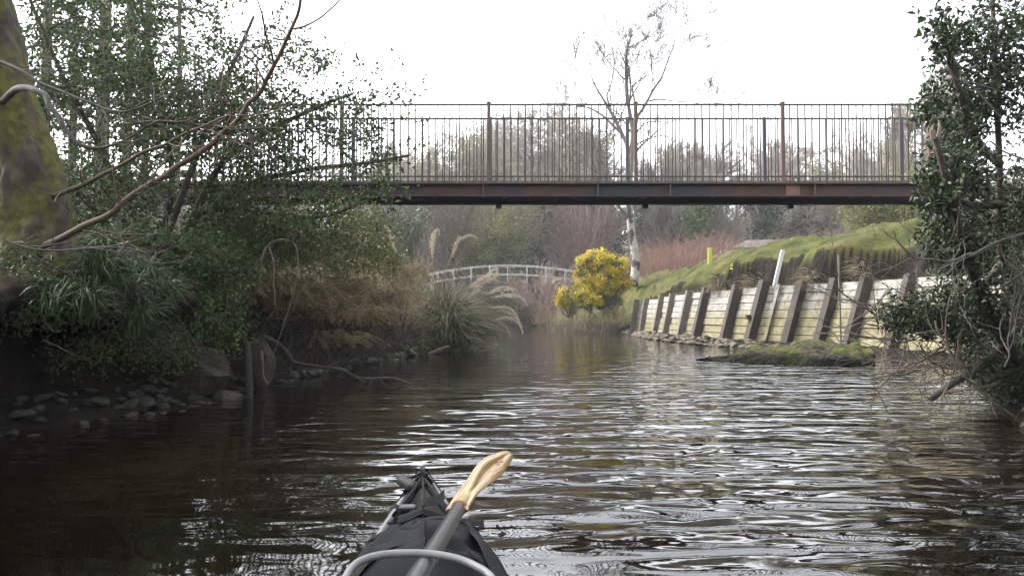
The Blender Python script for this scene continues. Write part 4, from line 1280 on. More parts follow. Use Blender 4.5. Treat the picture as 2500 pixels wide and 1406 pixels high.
spray_shrub('bare_shrub', 'low bare shrub with dense grey twigs beside the upright plumes', 960, 720, 42, [(950, 540), (990, 570), (920, 560), (1010, 590), (890, 540)], SSu, 33, M_TWIGD, leaves=dict(mat=L_IVYT, L=.12, W=.08, spread=.15, per=2, frac=.4), r=.035, nst=7, spreadpx=22)
spray_shrub('willow_bush', 'large pinkish brown bare willow bush behind the gorse', 1425, 720, 58, [(1350, 540), (1390, 505), (1430, 495), (1470, 500), (1505, 520), (1340, 590), (1330, 630), (1375, 560), (1450, 540), (1500, 580), (1410, 600)], SSu, 34, M_PINK, r=.035, nst=5, spreadpx=22)
spray_shrub('bare_shrub', 'brown bare shrub hanging over the water beneath the white arched bridge', 1330, 790, 50, [(1260, 720), (1300, 700), (1350, 700), (1390, 720), (1280, 750)], SS, 35, M_PINK, r=.03, nst=8, spreadpx=16)
spray_shrub('bare_shrub', 'thin bare shrub at the far left foot of the white arched bridge', 1120, 790, 50, [(1150, 710), (1190, 700), (1110, 690), (1210, 740)], SS, 36, M_TWIGD, r=.03, nst=8, spreadpx=16)

# evergreen and ivy-clad crowns under the bridge line
def crown_tree(name, label, px, Y, ells, n, leafm, per=6, L=.3, W=.18, spread=.3, r=.18, group=None):
    base = ground_at(px, Y)
    es = [PE(a, b_, rx, ry, Y, rx * Y / F * .8, w_) for a, b_, rx, ry, w_ in ells]
    top = max(e[0][2] for e in es)
    stems = [[base - (0, 0, .2), base * (1, 1, 0) + (0, 0, (base[2] + top) / 2) + rng.normal(size=3) * .2, np.array(es[0][0])]] + [[base * (1, 1, 0) + (0, 0, base[2] + .35 * (e[0][2] - base[2])), np.array(e[0]) * .6 + base * .4, np.array(e[0])] for e in es[1:]]
    keep = lambda q_: nz(q_[0] * .55, q_[1] * .55, q_[2] * .55) > -.18
    o, e = shrub(name, label, 'tree', base, es, n, stems, leafm, M_TWIGD, per, L, W, spread, 'quad', r=.012, group=group, keep=keep, crown='crown', sr=r, seglen=1.0)
    return o
crown_tree('evergreen_tree', 'dark evergreen tree behind the arched bridge, between budding shrub and willow bush', 1320, 64, [(1320, 560, 38, 60, 1), (1300, 620, 40, 40, .6), (1345, 520, 40, 40, .6)], 420, L_EVER)
crown_tree('evergreen_tree', 'dark evergreen behind the shed roof', 1845, 66, [(1845, 545, 42, 45, 1), (1870, 510, 40, 40, .6), (1820, 520, 34, 44, .5)], 420, L_EVER)
crown_tree('fresh_green_tree', 'bright green leafy tree under the footbridge beyond the reddish stems', 1700, 62, [(1705, 535, 26, 30, 1), (1722, 500, 24, 28, .8), (1690, 560, 20, 20, .6)], 300, L_FRESH, L=.22, W=.15)
crown_tree('evergreen_tree', 'dark ivy covered trunk mass beside the bright green tree', 1680, 64, [(1668, 560, 26, 42, 1), (1690, 580, 34, 24, .8)], 260, L_EVER)
crown_tree('evergreen_tree', 'grey green evergreen bush between the birch and the bright green tree', 1590, 66, [(1595, 540, 50, 44, 1), (1570, 570, 40, 26, .6)], 320, L_IVYT)
crown_tree('evergreen_tree', 'dark green bush beyond the plumes below the railings', 945, 66, [(955, 570, 60, 50, 1), (900, 540, 60, 40, .8), (1010, 600, 60, 40, .6)], 420, L_IVYT)
spray_shrub('budding_shrub', 'yellow leaved low shrub at the top of the grass beside the right holly', 2190, 560, 34, [(2130, 515), (2170, 505), (2210, 510), (2080, 520), (2240, 500)], SS, 41, M_TWIG, leaves=dict(mat=L_BUD, L=.11, W=.07, spread=.12, per=2), r=.025, nst=7, spreadpx=14)

# reddish scrub beyond the grass crest
rg = random.Random(51)
p0, p1, r0, r1 = [], [], [], []
for i in range(2600):
    Y = rg.uniform(42, 60)
    px = rg.uniform(1555, 2120)
    hz2 = hpx(np.interp(px, [1555, 1620, 1760, 1830, 2120], [600, 585, 578, 600, 575]) + rg.gauss(0, 8), Y)
    x = (px - 1250) / F * Y
    z0 = 2.0; H = max(.6, (hz2 - z0) * rg.uniform(.55, 1.08))
    a = np.array((x, Y, z0)); d_ = np.array((rg.gauss(0, .16), rg.gauss(0, .1), 1)) * H
    mid = a + d_ * .55; tip = a + d_ + np.array((rg.gauss(0, .12), 0, -.05)) * H
    p0 += [a, mid]; p1 += [mid, tip]; r0 += [.016, .013]; r1 += [.013, .007]
    for _ in range(2):
        f = rg.uniform(.35, .95); s_ = a + d_ * f
        p0.append(s_); p1.append(s_ + np.array((rg.gauss(0, .16), rg.gauss(0, .1), rg.uniform(.05, .3))) * H); r0.append(.010); r1.append(.006)
tag(MB().segs(p0, p1, r0, r1, 3).build('undergrowth', M_REDST, smooth=True), kind='stuff')

# the wood that closes the view: one mass
S3 = bare_levels(kids=(2.6, 2.2, 1.8), up=.06, wig=.10, ang=.65, rmin=.022, n=(8, 6, 5, 4), start=.15, lens=(.5, .55, .55))
wm, wl = MB(), MB()
protos = []
for k in range(5):
    segs, nodes = [], []
    grow((0, 0, 0), (0, 0, 1), 7.6, .2, 0, S3, segs, nodes, random.Random(60 + k))
    a_ = np.array(segs)
    protos.append((a_, np.array(nodes)))
rg = random.Random(71)
for i in range(85):
    Y = rg.uniform(72, 125)
    px = rg.uniform(-500, 2900)
    x = (px - 1250) / F * Y
    a_, nd = protos[i % 5]
    top = hpx(rg.gauss(455, 22), Y)
    s = (top - 2) / 9.6
    th = rg.uniform(0, 6.28); c, sn_ = math.cos(th), math.sin(th)
    rot = np.array([[c, -sn_, 0], [sn_, c, 0], [0, 0, 1]])
    T = lambda v: v @ rot.T * np.array((s * 1.1, s * 1.1, s)) + np.array((x, Y, 2.0))
    wm.segs(T(a_[:, 0:3]), T(a_[:, 3:6]), np.maximum(a_[:, 6] * s, .02), np.maximum(a_[:, 7] * s, .018), 3)
    if i % 3 != 0:
        e = T(nd[:, :3]); e = e[rng.random(len(e)) < .5]
        if i % 3 == 1: e = e * np.array((1, 1, .8)) + (0, 0, .3)
        wl.leaves(np.repeat(e, 2, 0) + rng.normal(size=(len(e) * 2, 3)) * .3, rdir(len(e) * 2), rdir(len(e) * 2), .5, .3, 'quad')
for i in range(2600):
    pass
wo = wm.build('woodland', mat('woodland_bark', (.13, .115, .10), (.23, .20, .175), .25, rough=1), smooth=True)
tag(wo, kind='stuff')
tag(wl.build('woodland_leaves', leaf_mat('woodland_leaf', (.075, .085, .05), (.15, .15, .095), rough=.8, trans=.2), smooth=False), kind='stuff')
# low brush along its foot
bm2 = MB()
n = 9000
Yb = rng.uniform(58, 76, n); pxb = rng.uniform(-300, 2700, n)
zz = 1.6 + rng.uniform(0, 1, n) ** 1.2 * np.interp(pxb, [0, 900, 1100, 1350, 1560, 2100], [5, 4.6, 5.0, 4.0, 4.2, 4.2]) * (1 + .3 * vnoise(pxb * .01, Yb * .2, 77))
bp = np.stack([(pxb - 1250) / F * Yb, Yb, zz], 1)
bm2.leaves(np.repeat(bp, 2, 0) + rng.normal(size=(2 * n, 3)) * .4, rdir(2 * n, .3), rdir(2 * n), rng.uniform(.25, .6, 2 * n), rng.uniform(.1, .3, 2 * n), 'quad')
tag(bm2.build('brush', leaf_mat('brush_leaf', (.09, .085, .065), (.18, .165, .115), rough=.9, trans=.15, c3=(.05, .07, .03), f3=.25)), kind='stuff')

# ================================================================== GORSE
def gorse(label, ells, nfl, base, group='gorse bushes on the right bank', low=None):
    base = np.asarray(base, float)
    o = thing('gorse_bush', label, 'bush', base, group)
    tips = [e[0] for e in ells]
    tgt = in_ellipsoids(nfl // 2, ells)
    nodes = []; mb = MB()
    for s in fan_stems(base, [t_ + rng.normal(size=3) * .15 for t_ in tips for _ in range(2)]):
        c = cr(s, 8); nodes.append(c); mb.tube(c, np.linspace(.03, .01, len(c)), 5)
    (p0, p1, r0, r1), ends = attach(np.concatenate(nodes), tgt, r=.005)
    mb.segs(p0, p1, r0, r1, 3); mb.build('branches', M_TWIGD, o, smooth=True)
    gm = MB(); leafy(gm, ends, 16, .09, .022, .07, 'quad')
    if low:
        fp_ = in_ellipsoids(900, low); gm.leaves(np.repeat(fp_, 8, 0) + rng.normal(size=(7200, 3)) * .07, rdir(7200, .5), rdir(7200), .10, .022, 'quad')
    gm.build('foliage', L_GORSEG, o)
    # gm.build('foliage', L_GORSEG, o)
    # flowers gather on the outside of the bush
    fp = []
    wt = np.array([e[2] for e in ells]); wt = wt / wt.sum()
    while len(fp) < nfl:
        e = ells[rng.choice(len(ells), p=wt)]
        v = rdir(1)[0]
        if v[2] < -.75: continue
        p_ = np.array(e[0]) + v * np.array(e[1]) * (rng.uniform(.75, 1.05) + .42 * nz(*(v * 2.3 + np.array(e[0]))))
        if nz(*(p_ * 2.6)) > -.24: fp.append(p_)
    fp = np.array(fp)
    pos = np.repeat(fp, 9, 0) + rng.normal(size=(len(fp) * 9, 3)) * .045
    fm_ = MB(); fm_.leaves(pos, rdir(len(pos), .4), rdir(len(pos)), .042, .036, 'leaf')
    fm_.build('blossom', L_GORSE, o)
Yg = 33.5
gorse('biggest round yellow gorse bush in full flower in front of the birch trunk', [PE(1465, 640, 40, 30, Yg, .6, 1), PE(1505, 655, 30, 30, Yg, .6, .8), PE(1428, 640, 22, 16, Yg, .4, .35), PE(1425, 672, 24, 18, Yg, .4, .4), PE(1470, 685, 44, 26, Yg, .7, .9), PE(1518, 690, 24, 22, Yg, .5, .5), PE(1478, 712, 46, 16, Yg, .6, .5), PE(1440, 705, 22, 16, Yg, .4, .3)], 2500, P(1468, 755, Yg), low=[PE(1470, 735, 50, 18, Yg, .6, 1), PE(1430, 735, 30, 22, Yg, .5, .6)])
gorse('small yellow gorse bush nearest the water below the round one', [PE(1376, 722, 18, 20, 32.8, .25, 1), PE(1374, 742, 15, 12, 32.8, .2, .6)], 240, P(1390, 775, 32.8))
gorse('low sparse gorse bush at the edge of the grass under the round one', [PE(1440, 735, 28, 15, 32.6, .3, 1), PE(1418, 718, 16, 11, 32.6, .2, .4)], 300, P(1445, 765, 32.6))
gorse('little gorse sprig with yellow flowers between its two larger neighbours', [PE(1408, 700, 13, 11, 34.5, .2, 1)], 70, P(1412, 745, 34.5))

# ================================================================== PAMPAS GRASS
def blades(mb, base, n, rad, hgt_, spread, w0, nseg=5, droop=1.0, az=None, rg=rng, lean_=0.0):
    """arching ribbon blades from one tussock"""
    a = rg.uniform(0, 2 * PI, n) if az is None else rg.normal(az, .9, n)
    r0 = rad * np.sqrt(rg.uniform(0, 1, n))
    b0 = np.stack([np.cos(a) * r0, np.sin(a) * r0, rg.normal(0, rad * .55, n)], 1) + base
    H = hgt_ * rg.uniform(.55, 1.1, n); So = spread * rg.uniform(.25, 1.1, n)
    t = np.linspace(0, 1, nseg + 1)
    out = So[:, None] * (t ** 1.5)[None]
    z = H[:, None] * (1.9 * t - (.9 + .55 * droop * rg.uniform(.2, 1.2, n)[:, None]) * t ** 2.3)
    a2 = a[:, None] + rg.normal(0, .15, (n, 1)) * t[None]
    C = np.stack([b0[:, 0:1] + np.cos(a2) * out, b0[:, 1:2] + np.sin(a2) * out, b0[:, 2:3] + z], -1)
    tw = rg.uniform(0, PI, n)
    sd = np.stack([-np.sin(a) * np.cos(tw), np.cos(a) * np.cos(tw), np.sin(tw) * .6], 1)
    wv = w0 * (1 - t ** 2 * .9)
    A = C + sd[:, None, :] * wv[None, :, None]; B = C - sd[:, None, :] * wv[None, :, None]
    V = np.stack([A, B], 2)  # n, seg+1, 2, 3
    k = (nseg + 1) * 2
    base_i = (np.arange(n) * k)[:, None]
    Fc = np.concatenate([base_i + np.array([[2 * i, 2 * i + 1, 2 * i + 3, 2 * i + 2]]) for i in range(nseg)])
    mb.add(V.reshape(-1, 3), Fc)

def plume(parent, pts, Y, fl=.42, seed=0, width=.09, dropv=1.0):
    c = cr(PX(pts, Y), 8)
    o = MB().tube(c, np.linspace(.0065, .004, len(c)), 5).build('flower_stem', L_STRAW, parent, smooth=True)
    # feathery head: fine strands hanging to one side of the last stretch
    L_ = np.cumsum(np.r_[0, np.linalg.norm(np.diff(c, axis=0), axis=1)]); L_ /= L_[-1]
    n = 380
    f = 1 - fl * rng.uniform(0, 1, n) ** .9
    p = np.stack([np.interp(f, L_, c[:, k]) for k in range(3)], 1)
    t = np.stack([np.interp(f, L_, np.gradient(c[:, k])) for k in range(3)], 1); t /= np.linalg.norm(t, axis=1)[:, None] + 1e-9
    env = np.sin(np.clip((f - (1 - fl)) / fl, 0, 1) * PI) ** .6 + .25
    ax_ = t * .9 + np.array((0, 0, -.75 * dropv)) + rng.normal(size=(n, 3)) * .32
    m = MB(); m.leaves(p, ax_, rdir(n), width * 1.15 * env * rng.uniform(.5, 1.2, n), .0095, 'leaf')
    m.build('plume', L_PLUME, o)

pb = P(1085, 846, 18.8); pb[2] = .12
pg = thing('pampas_grass', 'big pampas grass tussock with pale arching plumes over the river edge', 'grass clump', pb)
mb = MB()
blades(mb, pb + (0, 0, 0), 1900, .45, 1.1, 1.2, .008, 6, 1.1)
blades(mb, pb + (0, 0, .05), 700, .35, 1.55, .75, .007, 6, .8)
blades(mb, pb + (.1, -.1, 0), 900, .45, .75, 1.35, .008, 6, 1.5, az=-.4)
mb.build('leaves', L_PAMP, pg)
for pts in ([(1095, 800), (1150, 745), (1190, 715), (1225, 697), (1248, 703), (1259, 718)],
            [(1100, 810), (1160, 745), (1210, 722), (1250, 716), (1276, 726), (1288, 745)],
            [(1100, 815), (1165, 762), (1215, 747), (1245, 750), (1262, 768), (1269, 790)],
            [(1100, 820), (1170, 775), (1215, 757), (1250, 764), (1268, 785), (1277, 815)],
            [(1100, 822), (1160, 790), (1205, 780), (1228, 788), (1240, 802), (1246, 822)],
            [(1100, 826), (1150, 795), (1195, 782), (1235, 772), (1262, 782), (1274, 800)],
            [(1080, 838), (1120, 826), (1155, 824), (1185, 822), (1204, 829), (1213, 841)],
            [(1090, 836), (1120, 826), (1150, 826), (1168, 832), (1181, 842)],
            [(1080, 800), (1052, 690), (1047, 640), (1050, 600), (1060, 565), (1069, 560), (1073, 574)],
            [(1078, 800), (1058, 700), (1056, 640), (1056, 610), (1058, 585), (1064, 572)],
            [(1075, 790), (1000, 690), (975, 640), (962, 600), (955, 575), (948, 557), (942, 566)],
            [(1090, 800), (1075, 700), (1095, 640), (1115, 590), (1140, 573), (1155, 574), (1166, 582)],
            [(1085, 800), (1085, 690), (1105, 620), (1116, 588), (1121, 577), (1125, 582)],
            [(1098, 800), (1130, 720), (1165, 692), (1185, 682), (1203, 676), (1213, 662), (1213, 652)],
            [(1098, 806), (1125, 745), (1155, 712), (1172, 690), (1180, 678), (1184, 686)],
            [(1095, 800), (1120, 730), (1155, 690), (1190, 668), (1205, 654), (1212, 662)]):
    up_ = pts[-1][1] < 600
    plume(pg, pts, 18.7 + rnd.uniform(-.25, .25), fl=.26 if up_ else .44, width=.055 if up_ else .09)
pb2 = P(1395, 765, 34.0)
pg2 = thing('pampas_grass', 'small tuft of curled grass plumes beside the little gorse bushes', 'grass clump', pb2)
mb = MB(); blades(mb, pb2, 260, .3, .8, .6, .012, 5); mb.build('leaves', L_STRAW, pg2)
for pts in ([(1395, 750), (1372, 715), (1357, 698), (1352, 685), (1362, 680), (1370, 684)], [(1395, 750), (1378, 712), (1366, 702), (1360, 696), (1356, 704)], [(1397, 750), (1385, 715), (1374, 694), (1366, 688), (1360, 693)]):
    plume(pg2, pts, 34.0, fl=.3, width=.09)

# ================================================================== RIGHT BANK TURF
M_ = 90000
ys = rng.uniform(12.8, 37.5, M_); xs_ = np.interp(ys, YR, XR) + rng.uniform(.2, 1, M_) ** 1.5 * 0 + rng.uniform(-.5, 6.8, M_)
zs = hgt(xs_, ys); e_ = .06
nzx = (hgt(xs_ + e_, ys) - zs) / e_; nzy = (hgt(xs_, ys + e_) - zs) / e_
slope = 1 / np.sqrt(1 + nzx ** 2 + nzy ** 2)
drr = xs_ - xr(ys)
ok = (slope > .62) & (zs > .5) & (drr > np.where((ys > 12.6) & (ys < 33.3), .55, .25)) & (rng.random(M_) < np.where(zs > 1.7, 1, .8))
# rough turf just behind the wall is mostly bare litter
ok &= ~((ys < 33.3) & (zs < np.interp(ys, [14, 17, 21, 25, 28, 31, 34.5], [2.3, 2.2, 1.95, 1.75, 1.6, 1.35, .9])) & (rng.random(M_) < .85))
p = np.stack([xs_, ys, zs - .01], 1)[ok]
ax_ = np.stack([rng.normal(0, .45, ok.sum()) - .25 * nzx[ok], rng.normal(0, .45, ok.sum()), np.ones(ok.sum())], 1)
mb = MB(); mb.leaves(p, ax_, rdir(len(p)), rng.uniform(.015, .05, len(p)), .012, 'blade')
# longer grass hanging over the broken lip
yy = rng.uniform(14.5, 34, 4500)
xx = np.linspace(0, 2.2, 45)[None] + (xr(yy))[:, None]
hh = hgt(xx, np.broadcast_to(yy[:, None], xx.shape))
st = np.argmax(np.diff(hh[:, 6:], axis=1), axis=1) + 7
big = np.diff(hh[:, 6:], axis=1).max(1) > .07
lx = xx[np.arange(len(yy)), st]; lz = hh[np.arange(len(yy)), st]
pp = np.stack([lx + rng.uniform(-.02, .16, len(yy)), yy, lz + .02], 1)[big]
n = len(pp)
mb.leaves(pp, np.stack([rng.normal(-.55, .35, n), rng.normal(-.1, .4, n), rng.normal(-.1, .6, n)], 1), rdir(n), rng.uniform(.07, .22, n), .014, 'blade')
tag(mb.build('grass', L_GRASS), kind='stuff')
# dead grass, roots and litter fallen between lip and wall
yy = rng.uniform(13.5, 33, 2600)
xx = xr(yy) + lean(yy) + rng.uniform(.0, .75, len(yy))
zz = hgt(xx, yy)
k = zz < np.interp(yy, [14, 17, 21, 25, 28, 31, 34.5], [2.3, 2.15, 1.95, 1.75, 1.6, 1.35, .9])
pp = np.stack([xx, yy, zz + .02], 1)[k]; n = len(pp)
mb = MB(); mb.leaves(pp, np.stack([rng.normal(-.3, .8, n), rng.normal(0, .8, n), rng.normal(.35, .5, n)], 1), rdir(n), rng.uniform(.06, .22, n), .011, 'blade')
tag(mb.build('dead_grass', L_STRAW), kind='stuff')
# clumps of dead growth lolling over the wall top
for px, py, Y, n, lab in ((1755, 700, 24.0, 520, 'drooping brown tuft of dead growth hanging over the wall near its middle'), (1985, 680, 20.0, 300, 'wisp of dead grass draped over the wall top between two dark posts'), (1840, 690, 22.2, 240, 'dead grass tuft at the foot of the white leaning post'), (2110, 655, 18.6, 260, 'tangle of dead stems in the hollow above the last posts')):
    c = P(px, py, Y)
    mb = MB(); blades(mb, c + (0, 0, -.04), n // 2, .26, .10, .46, .006, 5, 3.6, az=3.3)
    o = mb.build('dead_grass_tuft', L_STRAW); tag(o, lab, 'grass tuft')
c = P(1787, 655, 22.8)
dd = thing('daffodil', 'single yellow daffodil flower standing on the grass lip above the wall', 'flower', c)
mb = MB(); mb.tube([c - (0, 0, .14), c - (0, 0, .05), c + (0, 0, .08)], .006, 5); blades(mb, c - (0, 0, .14), 12, .03, .2, .06, .007, 4, .5); mb.build('stem', L_SEDGE, dd)
mb = MB(); mb.leaves(np.repeat([c + (0, 0, .09)], 8, 0), rdir(8, .3), rdir(8), .06, .05, 'leaf'); mb.leaves(np.repeat([c + (-.01, 0, -.02)], 6, 0), rdir(6, .3), rdir(6), .05, .04, 'leaf'); mb.build('petals', mat('daffodil_yellow', (.75, .62, .06), (.8, .7, .12), 20, rough=.5), dd)
# scrubby foot of the bank between gorse and wall
for px, py, Y, w_, n, lab in ((1500, 770, 33.6, .5, 300, 'fringe of straw coloured grass at the wall end above the dark hollow'), (1400, 790, 35.5, .9, 420, 'pale dry grass on the far right bank under the small gorse'), (1345, 785, 40, .8, 380, 'brownish grass clump at the river bend beside the arched bridge'), (1450, 790, 34.0, .8, 420, 'straw grass hanging down the bank to the water below the gorse')):
    c = P(px, py, Y)
    mb = MB(); blades(mb, c, n, w_, .5, .5, .010, 5, 1.8)
    tag(mb.build('grass_tussock', L_STRAW), lab, 'grass tuft')

# ================================================================== LEFT BANK
# --- mossy tree
YT = 6.4
tpx = [(100, 720), (94, 600), (84, 500), (62, 400), (30, 280), (0, 150), (-25, 20), (-60, -160), (-110, -420)]
tr_ = [90, 86, 82, 80, 70, 60, 54, 46, 36]
c = cr(PX(tpx, YT), 26); rr = np.interp(np.linspace(0, 1, len(c)), np.linspace(0, 1, len(tr_)), tr_) / F * YT
mt = thing('mossy_tree', 'thick mossy tree trunk leaning over the left bank with bare boughs', 'tree', (c[0][0], c[0][1], c[0][2]))
n_ = 72
aa = np.linspace(0, 2 * PI, n_, endpoint=False)
V = []
for i, (p_, r_) in enumerate(zip(c, rr)):
    fl_ = 1 + .22 * max(0, 1 - i / 29) * (np.cos(aa * 3 + 1) * .6 + .5)
    bump_ = np.array([1 + .05 * nz(math.cos(a) * 11, math.sin(a) * 11, p_[2] * 16) + .16 * nz(math.cos(a) * 1.6, math.sin(a) * 1.6, p_[2] * 2.2) + .07 * nz(math.cos(a) * 5, math.sin(a) * 5, p_[2] * 6) for a in aa])
    V.append(np.stack([p_[0] + np.cos(aa) * r_ * fl_ * bump_, p_[1] + np.sin(aa) * r_ * fl_ * bump_, np.full(n_, p_[2])], 1))
MB().grid(np.array(V), closed=True).build('trunk', M_MOSSB, mt, smooth=True)
def limb(pts, Y, ra, rb, matl, parent, kids=0, seed=0, name='bough', sub=None):
    c = cr(PX(pts, Y), 7)
    c[1:-1] += np.array([[nz(i * .22, seed, 1), nz(i * .22, seed, 5), nz(i * .22, seed, 9)] for i in range(len(c) - 2)]) * ra * .45
    mb = MB().tube(c, np.linspace(ra, rb, len(c)) * (.78 if parent is mt else 1.0), 9)
    rg = random.Random(seed)
    segs, nodes = [], []
    for i in range(3, len(c) - 1):
        if rg.random() < kids:
            t = c[i + 1] - c[i]; t /= np.linalg.norm(t)
            u = np.array([rg.gauss(0, 1) for _ in range(3)]); u -= t * u.dot(t); u /= np.linalg.norm(u)
            dd = t * .75 + u * .65
            grow(tuple(c[i]), tuple(dd), rg.uniform(.25, .75), max(rb * .7, .004), 0, [dict(n=6, wig=.13, up=.03, tip=.4, start=.3, kids=.6, ang=.7, len=.5, rad=.6, rmin=.0025), dict(n=4, wig=.16, up=.02, tip=.5)], segs, nodes, rg)
    if segs:
        a_ = np.array(segs); mb.segs(a_[:, :3], a_[:, 3:6], a_[:, 6], a_[:, 7], 4)
    mb.build(name, matl, parent, smooth=True)
    return c
g = []
g.append(limb([(70, 612), (110, 600), (170, 570), (260, 525), (350, 460), (440, 405), (520, 350), (580, 290), (625, 235), (670, 160), (705, 85), (728, 30), (745, -40)], np.array([6.4, 6.15, 5.9, 5.75, 5.65, 5.55, 5.5, 5.4, 5.3, 5.2, 5.1, 5.05, 5.0]), .036, .012, M_BROWNB, mt, .28, 1))
g.append(limb([(716, 72), (750, 62), (790, 38), (830, 0), (850, -25)], 5.05, .009, .006, M_GREYB, mt, .3, 2))
g.append(limb([(80, 492), (130, 478), (170, 464), (250, 428), (330, 383), (400, 352), (480, 315), (560, 280)], np.linspace(6.45, 5.3, 8), .030, .008, M_BROWNB, mt, .25, 3))
g.append(limb([(-20, 145), (40, 168), (110, 208), (190, 240), (270, 270), (310, 272), (360, 255), (420, 228), (520, 195)], np.linspace(5.9, 5.4, 9), .017, .005, M_GREYB, mt, .25, 4))
g.append(limb([(-10, 265), (35, 222), (70, 215), (105, 232), (135, 275), (165, 325), (200, 358)], [6.3, 6.0, 5.8, 5.7, 5.65, 5.6, 5.6], .036, .018, M_GREYB, mt, .0, 5))
g.append(limb([(195, 355), (240, 362), (300, 345), (380, 300), (460, 295), (540, 240)], 5.6, .016, .006, M_TWIGD, mt, .3, 6))
g.append(limb([(560, 318), (610, 315), (660, 313), (710, 316), (760, 312), (800, 300)], 5.3, .008, .004, M_GREYB, mt, .2, 7))
g.append(limb([(10, 585), (60, 603), (130, 612), (220, 606), (290, 604), (350, 614)], 5.3, .008, .004, M_GREYB, mt, .3, 8))
g.append(limb([(200, 606), (290, 598), (370, 575), (405, 560), (418, 540)], 5.4, .007, .004, M_TWIGD, mt, .2, 9))
g.append(limb([(590, 20), (600, 90), (605, 180), (600, 260), (610, 330), (618, 400)], 6.2, .006, .004, M_GREYB, mt, .3, 10))
g.append(limb([(645, 0), (638, 80), (650, 140), (660, 200)], 6.0, .005, .003, M_GREYB, mt, .4, 11))
g.append(limb([(120, 70), (200, 40), (260, 75), (300, 60), (420, 110), (540, 180)], 6.6, .010, .005, M_TWIGD, mt, .35, 12))
g.append(limb([(330, 300), (420, 298), (500, 305), (560, 285), (640, 215)], 6.2, .014, .006, M_TWIGD, mt, .35, 13))

# --- the dark leaved tree that fills the left of the view
YH = 9.0
def P_out(q_):
    """keep the near crown above and left of the boughs, as the photo shows none of it"""
    if q_[1] < .6: return True
    zc = (q_[2] - CAMZ) * CT - q_[1] * ST; dd = (q_[2] - CAMZ) * ST + q_[1] * CT
    return zc / dd * F > 760 or q_[0] / dd * F < -1330
def keepL(q_):
    return nz(q_[0] * 1.5, q_[1] * .9, q_[2] * 1.5) > -.20
ellsL = [PE(330, 210, 300, 250, 9.2, 1.3, 1.0), PE(560, 300, 250, 210, 9.0, 1.2, .8), PE(740, 370, 160, 120, 9.2, .9, .17),
         PE(300, 480, 300, 100, 8.8, 1.2, .45), PE(620, 550, 210, 70, 9.6, .9, .30), PE(-160, 200, 330, 420, 8.8, 1.5, .9),
         PE(280, -180, 420, 230, 8.8, 1.4, .9), PE(860, 300, 100, 90, 9.3, .6, .10), PE(930, 420, 60, 60, 9.5, .4, .025), PE(820, 500, 80, 40, 9.8, .4, .05), PE(700, 200, 130, 130, 9, .8, .16)]
hb = np.array((-4.2, 9.3, 1.2))
stL = [[hb, P(420, 450, 9.2), P(380, 200, 9.2), P(330, -60, 9.0)], [hb + (.2, 0, 0), P(520, 430, 9.2), P(640, 330, 9.2), P(780, 260, 9.3), P(860, 230, 9.3)],
       [hb + (-.2, .2, 0), P(260, 400, 9.2), P(150, 180, 9.0), P(40, -80, 9)], [hb + (.1, -.2, 0), P(560, 480, 9.3), P(720, 420, 9.4), P(880, 400, 9.5), P(1000, 380, 9.6)],
       [hb, P(500, 520, 9.4), P(640, 520, 9.6), P(780, 530, 9.8), P(900, 490, 9.9)], [hb, P(200, 480, 8.8), P(0, 350, 8.6), P(-250, 200, 8.5)], [hb, P(480, 380, 9.0), P(560, 180, 9.0), P(620, 40, 9.0)]]
oL, endsL = shrub('holly_tree', 'spreading dark leaved tree over the left bank, covering the bridge end', 'tree', hb, ellsL, 5200, stL, L_HOLLYL, M_TWIGD, per=8, L=.056, W=.031, spread=.055, tpl='leaf', r=.0045, keep=keepL, crown='crown', sr=.045)
# straggling outer sprays against the sky
spr = MB(); sle = []
p0, p1, r0, r1 = [], [], [], []
for (a, b_) in (((850, 240), (985, 135)), ((900, 260), (1030, 200)), ((880, 330), (1030, 290)), ((860, 200), (880, 140)), ((820, 330), (960, 210)), ((900, 400), (1030, 350)), ((760, 200), (840, 120)), ((880, 450), (1010, 470)), ((640, 120), (700, 20)), ((700, 180), (800, 110)), ((540, 60), (600, -20)), ((860, 470), (960, 500)), ((840, 420), (1020, 400)), ((880, 290), (1010, 240))):
    c = cr([P(*a, 9.4), P((a[0] + b_[0]) / 2, (a[1] + b_[1]) / 2 - 14, 9.3), P(*b_, 9.2)], 7)
    p0 += list(c[:-1]); p1 += list(c[1:]); k = len(c) - 1
    r0 += list(np.linspace(.006, .0025, k)); r1 += list(np.linspace(.0055, .002, k))
    for i in range(4, len(c)):
        if rnd.random() < .8: sle.append((*c[i], *(c[i] - c[i - 1])))
spr.segs(p0, p1, r0, r1, 3); spr.build('sprays', M_TWIGD, oL)
lm = MB(); leafy(lm, np.array(sle), 4, .062, .036, .045, 'leaf'); lm.build('spray_leaves', L_HOLLYL, oL)

ellsC = [((-5.9, 3.6, 4.4), (2.0, 2.2, 1.2), .9), ((-3.6, 2.2, 4.2), (1.9, 1.8, .9), .7), ((-6.3, 2.0, 3.0), (1.6, 3.0, 2.0), .8)]  # crown kept out of view, added to shade the left bank
cb_ = np.array((-5.0, 4.9, 1.6))
shrub('holly_tree', 'unseen dark evergreen crown added to shade the left bank beside the mossy trunk', 'tree', cb_, ellsC, 1100, fan_stems(cb_, [np.array(e[0]) for e in ellsC for _ in range(2)]), L_HOLLYL, M_TWIGD, per=7, L=.10, W=.06, spread=.12, r=.005, crown='crown', sr=.06, keep=lambda q_: P_out(q_))
